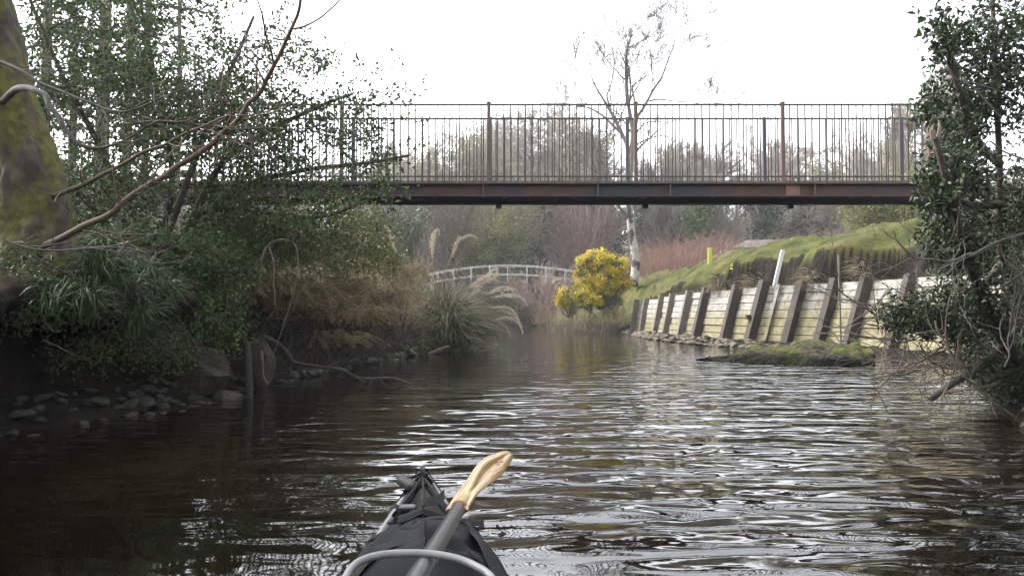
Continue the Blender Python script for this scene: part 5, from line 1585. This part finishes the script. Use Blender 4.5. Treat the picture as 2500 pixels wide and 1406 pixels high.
# --- tall dark conifers standing on the left bank behind it
conifers = []
for k, (px, Y, r_, lab) in enumerate(((238, 19, .20, 'tall grey trunked conifer behind the dark leaved tree, thickest of its row'), (300, 23, .16, 'conifer trunk just right of the thickest one'), (95, 21, .18, 'tall conifer rising directly beside the mossy trunk'), (345, 27, .15, 'slim conifer farther back on the left bank'), (165, 25, .16, 'dark conifer between the mossy trunk and the thickest conifer'), (425, 30, .14, 'thin pale trunked conifer farthest along the left bank'))):
    base = ground_at(px, Y)
    o = thing('conifer_tree', lab, 'tree', base, 'conifers on the left bank')
    H = 15 + rnd.uniform(-1, 2)
    t = cr([base - (0, 0, .3), base + (.1, 0, H * .5), base + (-.15, 0, H)], 8)
    MB().tube(t, np.linspace(r_, .03, len(t)), 8).build('trunk', M_BARK, o, smooth=True)
    p0, p1, r0, r1, lp, la = [], [], [], [], [], []
    for i in range(95):
        f = rnd.uniform(.14, .98)
        s_ = np.array([np.interp(f, np.linspace(0, 1, len(t)), t[:, j]) for j in range(3)])
        a = rnd.uniform(0, 6.28); Lb = (2.0 * (1 - f) + .55) * rnd.uniform(.6, 1.1) * (1 if f > .3 else .45)
        pr = s_
        for j in range(5):
            nx_ = pr + np.array((math.cos(a), math.sin(a), .15 - .16 * j)) * Lb / 5
            p0.append(pr); p1.append(nx_); r0.append(.022 - .003 * j); r1.append(.019 - .003 * j)
            if f > .24:
                for _ in range(10):
                    lp.append(pr + (nx_ - pr) * rnd.random()); la.append((math.cos(a) + rnd.gauss(0, .7), math.sin(a) + rnd.gauss(0, .7), -.55 + rnd.gauss(0, .35)))
            pr = nx_
    MB().segs(p0, p1, r0, r1, 3).build('branches', M_TWIGD, o)
    lm = MB(); lm.leaves(np.array(lp), np.array(la), rdir(len(lp)), rng.uniform(.14, .34, len(lp)), .055, 'quad'); lm.build('needles', L_EVER, o)

# --- overhanging turf lip and roots above the dark hollow
rows = []
ny = 150
for i in range(ny):
    y = 3.6 + i * (9.2 - 3.6) / (ny - 1)
    e = float(xl(np.array([y]))[0])
    led = float(np.interp(y, [0, 5, 8.5, 10], [.55, .75, .8, .45]))
    ov = np.interp(y, [3.6, 5, 6.5, 8.2, 9.2], [.60, .85, 1.0, .62, .2]) * (1 + .25 * nz(y * 1.7, 2, 3))
    xin, xo = e - led - .45, e - led + ov
    zt = np.interp(y, [3.6, 6, 9.2], [1.30, 1.30, 1.36]) - .02
    row = []
    for (f, z) in ((0, .75), (.45, .86), (.75, .84), (.93, .90), (1.0, 1.0), (.97, 1.1), (.85, 1.2), (.6, 1.3), (.3, 1.36), (0, 1.37)):
        row.append((xin + (xo - xin) * f + .13 * nz(y * 2.6, z * 3, f * 3) + .06 * nz(y * 8, z * 7, f * 3), y + .05 * nz(y * 5, f * 4, 8), z + zt - 1.32 + .12 * nz(y * 2.2, f * 3, z * 2) + .05 * nz(y * 9, f * 6, 4)))
    rows.append(row)
tag(MB().grid(np.array(rows)).build('overhanging_bank', M_GROUND, smooth=True), kind='structure')
p0, p1, r0, r1 = [], [], [], []
for i in range(520):
    y = rnd.uniform(4.4, 12.5)
    e = float(xl(np.array([y]))[0]); led = float(np.interp(y, [0, 5, 8.5, 10, 14], [.55, .75, .8, .45, .25]))
    pr = np.array((e - led + rnd.uniform(.0, .5), y, rnd.uniform(.75, 1.1)))
    d_ = np.array((rnd.gauss(.1, .5), rnd.gauss(0, .6), -.7)); rr_ = rnd.uniform(.0018, .006)
    for j in range(rnd.randint(4, 9)):
        d_ = d_ + np.array((rnd.gauss(0, .42), rnd.gauss(0, .42), rnd.gauss(0, .4) - .02)); d_ /= np.linalg.norm(d_)
        nx_ = pr + d_ * rnd.uniform(.03, .08)
        if nx_[2] < .02: break
        p0.append(pr); p1.append(nx_); r0.append(rr_); rr_ *= .85; r1.append(rr_); pr = nx_
tag(MB().segs(p0, p1, r0, r1, 4).build('roots', M_ROOT, smooth=True), kind='stuff')
yy = rng.uniform(3.8, 9.6, 5200); e_ = xl(yy); led_ = np.interp(yy, [0, 5, 8.5, 10], [.55, .75, .8, .45])
xx = e_ - led_ + rng.uniform(-.9, .62, 5200); zz = 1.30 + rng.normal(0, .07, 5200) - .28 * sstep((xx - (e_ - led_) - .25) / .4)
mb = MB(); mb.leaves(np.stack([xx, yy, zz], 1), np.stack([rng.normal(.5, .6, 5200), rng.normal(-.2, .6, 5200), rng.normal(-.3, .6, 5200)], 1), rdir(5200, .6), rng.uniform(.04, .10, 5200), .03, 'leaf')
tag(mb.build('bank_foliage', L_BRAMBD), kind='stuff')
mb = MB()
for i in range(46):
    y = rnd.uniform(4.2, 9.2); e = float(xl(np.array([y]))[0])
    blades(mb, np.array((e - .75 + rnd.uniform(-.2, .55), y, 1.22 + rnd.uniform(-.1, .1))), 26, .08, .14, .34, .005, 5, 3.0)
tag(mb.build('hanging_grass', L_STRAWD), kind='stuff')
# thick pale roots / snags on the dark shore
for pts, Y, ra, rb, lab in (([(105, 830), (150, 850), (180, 868)], 5.8, .006, .004, 'pale broken root poking out of the dark hollow beneath the mossy tree'),
                            ([(604, 835), (606, 880), (608, 960), (606, 1040)], 8.35, .035, .045, 'black upright stem standing in the water by the stone blocks'),
                            ([(637, 855), (641, 890), (643, 920), (655, 938)], 8.8, .018, .012, 'pale barkless root curving down beside the black upright stem'),
                            ([(640, 820), (680, 840), (705, 865), (720, 885), (780, 895), (840, 905), (890, 935)], 9.6, .03, .012, 'crooked grey root creeping along the left water line')):
    o = MB().tube(cr(PX(pts, Y), 6), np.linspace(ra, rb, (len(pts) - 1) * 6 + 1), 8).build('root_snag', M_GREYB if 'pale' in lab else (M_STAKE if 'black' in lab else M_ROOT), smooth=True)
    tag(o, lab, 'root')

# --- undergrowth of the left bank, plant by plant
def tuft(name, label, px, py, Y, n, rad, h, sp, w0, mt_, droop=1.0, cat='grass tuft', group=None):
    c_ = P(px, py, Y - .35) if name == 'sedge_tuft' else P(px, py, Y)
    mb = MB(); blades(mb, c_, n, rad, h, sp, w0, 6, droop)
    return tag(mb.build(name, mt_), label, cat, group)
for px, py, Y, n, s, lab in ((205, 760, 6.3, 300, .24, 'green sedge hanging lowest over the dark roots'), (330, 800, 6.8, 260, .24, 'thin sedge clump trailing down beside the bent dry stem'), (270, 690, 6.8, 320, .3, 'dense sedge tuft in the middle of the green cascade'), (385, 740, 7.3, 240, .26, 'dull sedge clump at the right end of the green cascade'), (235, 700, 6.6, 260, .30, 'bright green sedge tuft hanging over the bank under the mossy tree'), (300, 740, 6.9, 260, .30, 'green sedge tuft lower down, right of the first one'), (345, 690, 7.4, 220, .28, 'sedge tuft with long blades in front of the dark shrub'), (125, 745, 6.0, 60, .18, 'small pale green tuft at the edge of the dark hollow'), (255, 640, 7.4, 240, .3, 'green grass clump on the bank top behind the tufts')):
    tuft('sedge_tuft', lab, px, py, Y, n, .10, s, s * 1.1, .006, L_SEDGE, 1.8)
def bush(label, ells, n, base, leafm, per=10, L=.05, W=.034, spread=.07, tpl='leaf', stemm=M_TWIGD, name='bramble_bush', cat='bush', r=.0035, nst=5, group=None, up=.5):
    st = fan_stems(base, [np.array(ells[rng.choice(len(ells))][0]) + rng.normal(size=3) * .2 for _ in range(nst)], .12)
    return shrub(name, label, cat, base, ells, n, st, leafm, stemm, per, L, W, spread, tpl, r=r, sr=.009, group=group, up=up)
bush('dark green bramble thicket below the brown leaning bough', [PE(430, 620, 130, 70, 8.2, .5, 1), PE(330, 600, 90, 50, 8.0, .5, .5)], 330, P(420, 680, 8.4), L_BRAMBD)
bush('shadowy bramble mass spilling down to the stone blocks', [PE(470, 740, 110, 70, 8.6, .4, 1), PE(560, 660, 80, 70, 9.0, .5, .8)], 330, P(480, 790, 8.9), L_BRAMBD)
bush('dark ivy curtain hanging in front of the stone blocks', [PE(470, 790, 80, 60, 8.1, .3, 1), PE(400, 760, 60, 60, 7.9, .3, .7), PE(560, 800, 50, 60, 8.5, .2, .5)], 240, P(470, 720, 8.4), L_BRAMBD, per=7, L=.045, W=.032)
bush('small ivy sprig with pale shiny leaves above the black upright stem', [PE(550, 770, 45, 60, 8.6, .18, 1), PE(575, 700, 50, 40, 8.7, .2, .6), PE(560, 835, 30, 25, 8.5, .12, .4)], 80, P(590, 690, 8.9), L_IVY, per=3, L=.042, W=.032, spread=.045)
bush('mid green bramble bush in front of the bridge end', [PE(660, 600, 120, 70, 10.2, .6, 1), PE(600, 560, 110, 50, 10.0, .6, .6), PE(760, 570, 100, 50, 10.8, .6, .6)], 520, P(660, 690, 10.4), L_BRAMB, L=.055, W=.035)
bush('yellow green young shrub between brambles and pampas grass', [PE(850, 590, 90, 60, 12.6, .6, 1), PE(920, 620, 70, 60, 13.4, .6, .8), PE(800, 640, 80, 50, 12.0, .5, .5)], 460, P(860, 740, 13.0), L_BRAMB, L=.06, W=.035)
bush('thin leafy twigs hanging in front of the girder', [PE(860, 520, 80, 35, 10.9, .3, .7), PE(780, 530, 100, 40, 10.6, .4, .9), PE(910, 560, 60, 35, 10.9, .3, .5)], 150, P(760, 640, 10.8), L_BRAMB, per=7, L=.05, W=.03)
bush('low green plants trailing into the water below the bracken', [PE(900, 880, 80, 22, 15.2, .3, 1), PE(960, 860, 60, 26, 16.2, .3, .9), PE(860, 900, 50, 14, 14.2, .25, .6), PE(1030, 845, 30, 22, 17.6, .25, .5)], 330, P(920, 880, 15.6), L_BRAMB, per=8, L=.05, W=.035, spread=.04)
bush('dark ferny growth round the foot of the mossy trunk', [PE(50, 690, 100, 60, 5.9, .3, 1), PE(90, 760, 90, 40, 5.9, .25, .6)], 230, P(140, 650, 6.3), L_BRAMBD, per=9, L=.038, W=.02, name='fern_clump', cat='fern', nst=7)
bush('tangle of dull leaves trailing from the bank lip towards the dark stones', [PE(330, 840, 120, 50, 7.2, .3, 1), PE(200, 860, 80, 40, 6.5, .2, .5), PE(420, 850, 60, 60, 7.6, .25, .7)], 260, P(300, 770, 7.2), L_BRAMBD, per=6, L=.036, W=.022, nst=7)
# dead bracken: arching brown fronds
def bracken(label, px, py, Y, n, h, sp, group='brown bracken clumps on the left bank'):
    c_ = P(px, py, Y)
    o = thing('dead_bracken', label, 'fern', c_, group)
    p0, p1, r0, r1, lp, la = [], [], [], [], [], []
    for i in range(n):
        a = rnd.uniform(-2.4, .9); Hh = h * rnd.uniform(.6, 1.1); So = sp * rnd.uniform(.4, 1.1)
        pr = c_ + np.array((rnd.gauss(0, .25), rnd.gauss(0, .25), 0)); s0 = pr.copy()
        for j in range(1, 9):
            t = j / 8
            nx_ = s0 + np.array((math.cos(a) * So * t ** 1.4, math.sin(a) * So * t ** 1.4, Hh * (1.9 * t - 1.75 * t ** 2.1))) + rng.normal(size=3) * .012
            p0.append(pr); p1.append(nx_); r0.append(.0035 * (1.2 - t)); r1.append(.0035 * (1.1 - t))
            if j > 2:
                dv = nx_ - pr; dv /= np.linalg.norm(dv)
                sd = np.cross(dv, (0, 0, 1.0)); sd /= np.linalg.norm(sd) + 1e-9
                for q_ in range(11):
                    for sg in (-1, 1):
                        lp.append(pr + (nx_ - pr) * rnd.random()); la.append(sd * sg + dv * .5 + np.array((0, 0, -.5)) + rng.normal(size=3) * .3)
            pr = nx_
    MB().segs(p0, p1, r0, r1, 3).build('stalks', M_REDST, o)
    lm = MB(); lm.leaves(np.array(lp), np.array(la), rdir(len(lp), .5), rng.uniform(.02, .075, len(lp)), .010, 'leaf'); lm.build('fronds', L_BRACK, o)
for px, py, Y, n, h, sp, lab in ((700, 760, 10.6, 55, .75, .7, 'reddish brown dead bracken clump behind the arching cane'), (760, 790, 11.6, 55, .7, .75, 'dead bracken drooping to the water right of the arching cane'), (820, 750, 12.6, 55, .8, .8, 'brown bracken in the middle of the left bank slope'), (880, 800, 13.8, 50, .7, .8, 'dead bracken close above the wet stones'), (930, 760, 15.0, 50, .8, .8, 'brown bracken nearest to the pampas grass'), (690, 660, 11.2, 50, .7, .7, 'dead bracken on the bank top under the bridge end'), (960, 700, 16.5, 45, .8, .8, 'tall brown bracken behind the pampas grass'), (620, 730, 10.0, 45, .55, .5, 'dark bracken clump above the black upright stem'), (800, 850, 12.8, 40, .5, .6, 'low bracken brushing the crooked grey root')):
    bracken(lab, px, py, Y, n, h, sp)
for px, py, Y, n, s, lab in ((980, 760, 16.2, 260, .7, 'tall straw coloured grass behind the pampas grass'), (900, 720, 15, 220, .6, 'dry grass clump among the brown bracken'), (1010, 700, 20, 260, .8, 'pale dry grass farther along the left bank'), (830, 690, 14, 200, .6, 'wispy dry grass beneath the yellow green shrub')):
    tuft('dry_grass', lab, px, py, Y, n, .35, s, s * .7, .006, L_STRAW, 1.2)
# long bare bramble canes
canes = [([(636, 640), (650, 605), (672, 588), (700, 586), (722, 602), (727, 650), (718, 710), (700, 770), (680, 830), (660, 888)], 8.9, 'pale cane arching high and down to the water, longest on the left bank'),
         ([(655, 600), (668, 640), (668, 690), (672, 740), (676, 755)], 9.0, 'short pale cane hanging inside the longest arching one'),
         ([(790, 680), (820, 690), (845, 720), (858, 770), (862, 810)], 12.0, 'thin arching cane over the brown bracken'),
         ([(760, 700), (775, 740), (785, 790), (800, 850), (806, 900)], 11.4, 'cane drooping to the crooked grey root'),
         ([(770, 745), (830, 770), (900, 795), (960, 802), (1020, 806)], 13.5, 'long dark cane slanting right towards the pampas grass'),
         ([(700, 715), (760, 700), (830, 700), (900, 720), (970, 760), (1010, 790)], 13.0, 'grey cane curving over the bracken to the pampas grass'),
         ([(210, 670), (240, 695), (262, 745), (280, 800), (296, 832)], 6.6, 'bent dry stem leaning beside the green sedge'),
         ([(350, 690), (420, 760), (470, 830), (480, 850)], 7.6, 'thin bare stem in front of the dark bramble'),
         ([(940, 640), (960, 700), (985, 750), (1000, 800)], 16.0, 'thin bare stem among the dry grass')]
for k, (pts, Y, lab) in enumerate(canes):
    cpt = cr(PX(pts, Y), 6)
    mb = MB().tube(cpt, np.linspace(.011 if k < 2 else .007, .0035, len(cpt)), 6)
    tag(mb.build('bramble_cane', M_TWIGP if k in (0, 1, 2, 6) else M_TWIG, smooth=True), lab, 'cane')
# wiry stems thickening the left slope
p0, p1, r0, r1 = [], [], [], []
for i in range(1500):
    y = rnd.uniform(9.5, 24); e = float(np.interp(y, YL, XL)); x = e - rnd.uniform(.0, 3.0)
    pr = np.array((x, y, gz(x, y) - .02)); d_ = np.array((rnd.gauss(.1, .4), rnd.gauss(0, .4), 1.0)); Lh = rnd.uniform(.3, 1.0)
    for j in range(6):
        d_ = d_ + np.array((rnd.gauss(.05, .12), rnd.gauss(0, .12), -.16)); d_ /= np.linalg.norm(d_)
        nx_ = pr + d_ * Lh / 6; p0.append(pr); p1.append(nx_); r0.append(.0045 - .0005 * j); r1.append(.004 - .0005 * j); pr = nx_
n = 16000
yb = rng.uniform(5, 30, n); xb = np.interp(yb, YL, XL) - rng.uniform(0, 1, n) ** 1.3 * 4.5 - .1
zb = hgt(xb, yb); okb = zb > .45
mbu = MB().segs(p0, p1, r0, r1, 3)
tag(mbu.build('undergrowth', M_TWIG), kind='stuff')
yr_ = rng.uniform(0, 12.4, 6000); xr_ = np.interp(yr_, YR, XR) + rng.uniform(.15, 3.5, 6000); zr_ = hgt(xr_, yr_)
lm = MB(); lm.leaves(np.stack([xr_, yr_, zr_ + .02], 1), rdir(6000, .2), rdir(6000, .6), rng.uniform(.03, .10, 6000), .035, 'leaf'); pz = np.stack([xb, yb, zb + rng.uniform(0, .35, n)], 1)[okb]
lm.leaves(pz, rdir(len(pz), -.1), rdir(len(pz), .6), rng.uniform(.03, .09, len(pz)), .03, 'leaf')
tag(lm.build('undergrowth_leaves', leaf_mat('bank_litter_leaf', (.06, .06, .022), (.16, .115, .06), rough=.8, trans=.15, c3=(.06, .10, .025), f3=.35)), kind='stuff')

# half sunk branch in front of the left shore
fb_ = thing('fallen_branch', 'dark half sunk branch with forked twigs lying on the water', 'branch', P(905, 925, 9.9))
mb = MB()
for pts, ra, rb in (([(830, 900), (865, 920), (905, 924), (950, 922), (985, 930), (1010, 942), (1035, 940)], .018, .008), ([(908, 924), (905, 935), (895, 955), (880, 980), (852, 983)], .010, .006), ([(925, 924), (945, 945), (963, 975)], .009, .006), ([(1030, 940), (1055, 925), (1075, 905)], .007, .004), ([(1040, 938), (1060, 950), (1066, 965)], .007, .005), ([(1060, 950), (1100, 935), (1135, 930)], .005, .003)):
    c = cr(PX(pts, 9.9), 5); mb.tube(c, np.linspace(ra, rb, len(c)), 7)
mb.build('stems', M_TWIGD, fb_, smooth=True)
lg = PX([(1050, 866), (1075, 856), (1096, 846)], 17.0)
tag(MB().tube(lg, [.07, .06, .03], 8).build('log', M_TWIGD, smooth=True), 'dark stub of wood lying at the water edge below the pampas grass', 'log')
br = PX([(1035, 838), (1058, 830), (1069, 822)], 17.4)
tag(MB().tube(br, [.02, .02, .015], 6).build('dead_stick', M_TWIGD, smooth=True), 'short dark stick jutting from the pampas grass foot', 'stick')

# ================================================================== RIGHT BANK HOLLY
ellsR = [PE(2420, 150, 100, 170, 6.2, .5, 1.0), PE(2400, 330, 110, 130, 6.2, .5, .9), PE(2330, 420, 70, 90, 6.0, .35, .42), PE(2480, 470, 130, 150, 6.6, .6, 1.0), PE(2330, 560, 80, 60, 6.4, .35, .35), PE(2400, 700, 110, 70, 6.8, .45, .6),
         PE(2240, 770, 90, 50, 7.0, .3, .40), PE(2340, 790, 90, 55, 7.0, .35, .4), PE(2700, 250, 220, 420, 6.8, 1.2, 1.6), PE(2700, 700, 230, 230, 7.2, 1.0, 1.1), PE(2600, -220, 260, 240, 6.6, 1.0, 1.0), PE(2290, 60, 30, 40, 6.0, .12, .07), PE(2310, 110, 40, 50, 6.0, .2, .12), PE(2270, 250, 30, 60, 6.2, .2, .10), PE(2290, 480, 50, 40, 6.0, .2, .18), PE(2330, 620, 60, 40, 6.4, .25, .25)]
rb_ = np.array((4.9, 7.4, .9))
stR = [[rb_, P(2450, 640, 6.9), P(2440, 400, 6.6), P(2430, 150, 6.3), P(2420, -60, 6.2)], [rb_ + (.1, .2, 0), P(2500, 500, 6.8), P(2600, 200, 6.7), P(2650, -100, 6.7)], [rb_ + (.3, 0, 0), P(2650, 600, 7), P(2750, 400, 7)],
       [P(2440, 400, 6.6), P(2380, 330, 6.3), P(2310, 120, 6.0), P(2270, 50, 6.0)], [P(2450, 640, 6.9), P(2380, 720, 6.9), P(2290, 760, 7.0), P(2160, 745, 7.0)], [P(2445, 500, 6.7), P(2370, 500, 6.3), P(2280, 470, 6.0)]]
oR, eR = shrub('holly_tree', 'glossy dark holly tree crowding over the water on the right bank', 'tree', rb_, ellsR, 2500, stR, L_HOLLY, M_TWIGD, per=8, L=.049, W=.030, spread=.045, tpl='holly', r=.004, crown='crown', sr=.04, keep=lambda q_: nz(q_[0] * 1.6, q_[1] * 1.6, q_[2] * 1.6) > -.22)
# big separate leaves of the sprig against the sky
lm = MB()
lp = [P(*a, 5.8) for a in ((2236, 35), (2254, 40), (2260, 52), (2240, 57), (2242, 68), (2262, 95), (2280, 62), (2290, 50), (2305, 40), (2308, 15), (2304, 28), (2320, 65), (2300, 75), (2285, 85))]
lm.leaves(np.array(lp), rdir(len(lp), .2), np.array((0, -1, .2)) + rdir(len(lp)) * .5, .066, .042, 'holly')
lm.build('sprig_leaves', L_HOLLY, oR)
oR2 = thing('broken_tree', 'snapped brown tree stem leaning through the right holly', 'tree', P(2470, 860, 7.0))
c = cr(PX([(2283, 335), (2300, 400), (2325, 490), (2345, 570), (2372, 650), (2395, 720), (2440, 810), (2500, 900), (2560, 980)], np.array([5.75, 5.8, 5.95, 6.2, 6.45, 6.7, 6.9, 7.1, 7.3])), 6)
MB().tube(c, np.interp(np.linspace(0, 1, len(c)), [0, .35, .55, 1], [.021, .027, .042, .06]), 10).build('trunk', mat('reddish_brown_bark', (.024, .017, .012), (.066, .047, .034), 9, sc3=(1, 1, .4), c3=(.12, .062, .04), scale3=2, lo3=.56, hi3=.66, rough=.9, bump=.012, bscale=20), oR2, smooth=True)
s0 = c[0]
MB().tube([s0 + (-.02, -.01, -.02), s0 + (-.035, -.02, .045), s0 + (-.02, -.02, .09)], [.02, .016, .003], 6).build('splinter', M_TWIGP, oR2)
MB().tube([s0 + (.02, -.0, -.02), s0 + (.03, -.01, .07), s0 + (.028, 0, .12)], [.018, .012, .003], 6).build('splinter', M_TWIGP, oR2)
# bare boughs and dead twigs hanging to the water
def C6(pts): return [(2000 + x / 2.93, 560 + y / 2.93) for x, y in pts]
tw = [(C6([(1480, 25), (1390, 55), (1300, 80), (1210, 120), (1130, 165), (1050, 185), (960, 225), (900, 232), (810, 215), (720, 212), (660, 195), (610, 140), (560, 80), (530, 10)]), 5.9, .014, .004, M_GREYB, 'long grey bough sweeping across in front of the snapped stem', .25),
      (C6([(1150, 120), (1200, 50), (1150, 30), (1080, 40), (1000, 110), (940, 150), (880, 160)]), 6.0, .006, .003, M_GREYB, 'thin looped twig above the sweeping grey bough', .2),
      ([(2300, 130), (2330, 190), (2380, 205), (2440, 225), (2500, 262), (2540, 280)], 5.9, .006, .010, M_GREYB, 'grey bough rising through the upper holly leaves', .3),
      ([(2330, 120), (2400, 128), (2460, 135), (2500, 150)], 5.9, .004, .007, M_GREYB, 'slim twig across the topmost holly leaves', .3),
      ([(2300, 360), (2330, 380), (2360, 388), (2395, 370), (2415, 345), (2450, 370), (2510, 392)], 5.8, .005, .008, M_GREYB, 'curved grey twig at the height of the bridge deck', .2),
      (C6([(790, 1215), (860, 1165), (960, 1100), (1060, 1045), (1150, 985), (1250, 900), (1330, 820), (1420, 700)]), 7.0, .034, .03, M_GREYB, 'thick dead bough dipping its end into the water on the right', .15),
      (C6([(380, 1032), (480, 1025), (570, 1005), (650, 965), (740, 930), (850, 860), (950, 785)]), 7.3, .006, .010, M_TWIG, 'upper of two long twigs reaching left over the water', .2),
      (C6([(358, 1070), (450, 1055), (560, 1022), (680, 968), (800, 900), (900, 865), (1000, 820), (1150, 760), (1280, 708)]), 7.2, .007, .013, M_TWIG, 'lower of two long twigs reaching left over the water', .2),
      (C6([(1400, 1336), (1290, 1265), (1180, 1185), (1110, 1110), (1040, 1050), (1000, 990), (960, 935), (900, 810), (850, 730), (830, 655)]), 6.4, .006, .011, M_TWIGP, 'pale stem slanting steeply down into the water', .1),
      (C6([(865, 1222), (920, 1120), (965, 1010), (985, 910), (1010, 780), (1040, 650), (1050, 500), (1045, 360)]), 6.8, .008, .015, M_TWIGP, 'pale upright stem rising from the water beside the dead bough', .1),
      (C6([(1325, 985), (1360, 900), (1350, 790), (1375, 690), (1395, 600), (1430, 520), (1480, 440)]), 6.2, .006, .012, M_GREYB, 'wavy grey stem hanging before the dark trunk', .15),
      (C6([(735, 890), (790, 945), (860, 975), (930, 997), (1000, 992), (1080, 970), (1200, 910), (1345, 805)]), 6.9, .006, .012, M_TWIGP, 'sagging pale twig under the holly sprays', .15),
      (C6([(470, 645), (400, 610), (320, 555), (260, 515), (190, 475), (150, 440), (120, 400)]), 7.3, .010, .006, M_TWIGD, 'dark twig poking out before the timber wall', .3),
      (C6([(235, 685), (300, 672), (380, 682), (460, 690), (560, 670), (640, 620), (760, 560)]), 7.3, .005, .009, M_TWIG, 'thin horizontal twig in front of the last wall panel', .2),
      (C6([(1275, 430), (1340, 395), (1410, 345), (1480, 290)]), 6.1, .012, .012, M_GREYB, 'broken pale branch end beside the snapped stem', .1),
      (C6([(385, 1105), (430, 1180), (470, 1260), (492, 1315)]), 6.9, .004, .005, M_TWIGD, 'single thin stick standing slanted in the water', 0),
      (C6([(1230, 1230), (1245, 1290), (1275, 1345)]), 6.2, .004, .003, M_TWIGP, 'short pale twig hooked on the slanting stem', 0),
      (C6([(500, 780), (560, 800), (640, 800), (760, 750), (880, 690), (1000, 640), (1110, 600)]), 7.1, .005, .010, M_TWIG, 'twig crossing the holly sprays by the last wall post', .25),
      (C6([(1300, 100), (1310, 180), (1350, 260), (1400, 290), (1480, 280)]), 6.0, .006, .008, M_GREYB, 'looping twig right of the snapped stem', .2),
      (C6([(1385, 110), (1400, 200), (1410, 330), (1395, 480), (1400, 600)]), 6.3, .006, .009, M_TWIGP, 'straight pale stem right of the snapped stem', .1)]
for k, (pts, Y, ra, rb2, mt_, lab, kids) in enumerate(tw):
    o = thing('bare_branch', lab, 'branch', P(*pts[0], Y), 'bare branches hanging over the right of the river')
    limb(pts, Y, ra * .85, rb2 * .85, mt_, o, kids * .45, 200 + k, name='stem')
# wiry dead tangle close to the water
p0, p1, r0, r1 = [], [], [], []
for i in range(210):
    pr = P(rnd.uniform(2160, 2560), rnd.uniform(700, 930), rnd.uniform(6.8, 8.2))
    d_ = np.array((rnd.gauss(-.7, .5), rnd.gauss(-.2, .5), rnd.gauss(-.25, .5))); rr_ = rnd.uniform(.003, .007)
    for j in range(rnd.randint(4, 9)):
        d_ = d_ + np.array((rnd.gauss(0, .2), rnd.gauss(0, .2), rnd.gauss(0, .2))); d_ /= np.linalg.norm(d_)
        nx_ = pr + d_ * .11
        if nx_[2] < -.05: break
        p0.append(pr); p1.append(nx_); r0.append(rr_); rr_ *= .9; r1.append(rr_); pr = nx_
tag(MB().segs(p0, p1, r0, r1, 4).build('dead_twigs', M_TWIG, smooth=True), kind='stuff')
bush('black shadowy shrub at the water line under the snapped stem', [PE(2500, 930, 120, 70, 7.0, .4, 1), PE(2430, 860, 90, 60, 7.6, .4, .8)], 300, np.array((4.8, 7.6, .3)), L_HOLLY, per=7, L=.055, W=.035, name='evergreen_shrub', nst=7)
bush('dark evergreen shrub on the right bank behind the hanging twigs', [PE(2520, 820, 160, 110, 8.6, .6, 1), PE(2650, 650, 160, 160, 8.8, .6, .7), PE(2420, 620, 100, 80, 8.4, .5, .6)], 420, np.array((5.8, 8.8, 1.2)), L_HOLLY, per=9, L=.07, W=.045, name='evergreen_shrub', nst=6)
bush('leafy shrub sprawling over the near right bank beside the water', [((4.3, 4.6, 1.0), (.8, 1.6, .9), 1), ((4.6, 3.2, 1.6), (.9, 1.2, 1.0), 1), ((4.8, 5.8, 2.4), (.9, 1.0, 1.2), .8)], 420, np.array((4.8, 4.4, .6)), L_HOLLY, per=9, L=.07, W=.045, name='evergreen_shrub', nst=8)

# ------------------------------------------------------------------ albedo trim: the place is darker than the colours noted above
for m_ in bpy.data.materials:
    if m_.name == 'thin_veil_haze': continue
    for n_ in m_.node_tree.nodes:
        ins = []
        if n_.bl_idname == 'ShaderNodeMix': ins = [n_.inputs[6], n_.inputs[7]]
        elif n_.bl_idname == 'ShaderNodeBsdfPrincipled': ins = [n_.inputs['Base Color']]
        for i_ in ins:
            if not i_.is_linked:
                c_ = i_.default_value
                i_.default_value = (c_[0] * .73, c_[1] * .73, c_[2] * .73, 1)
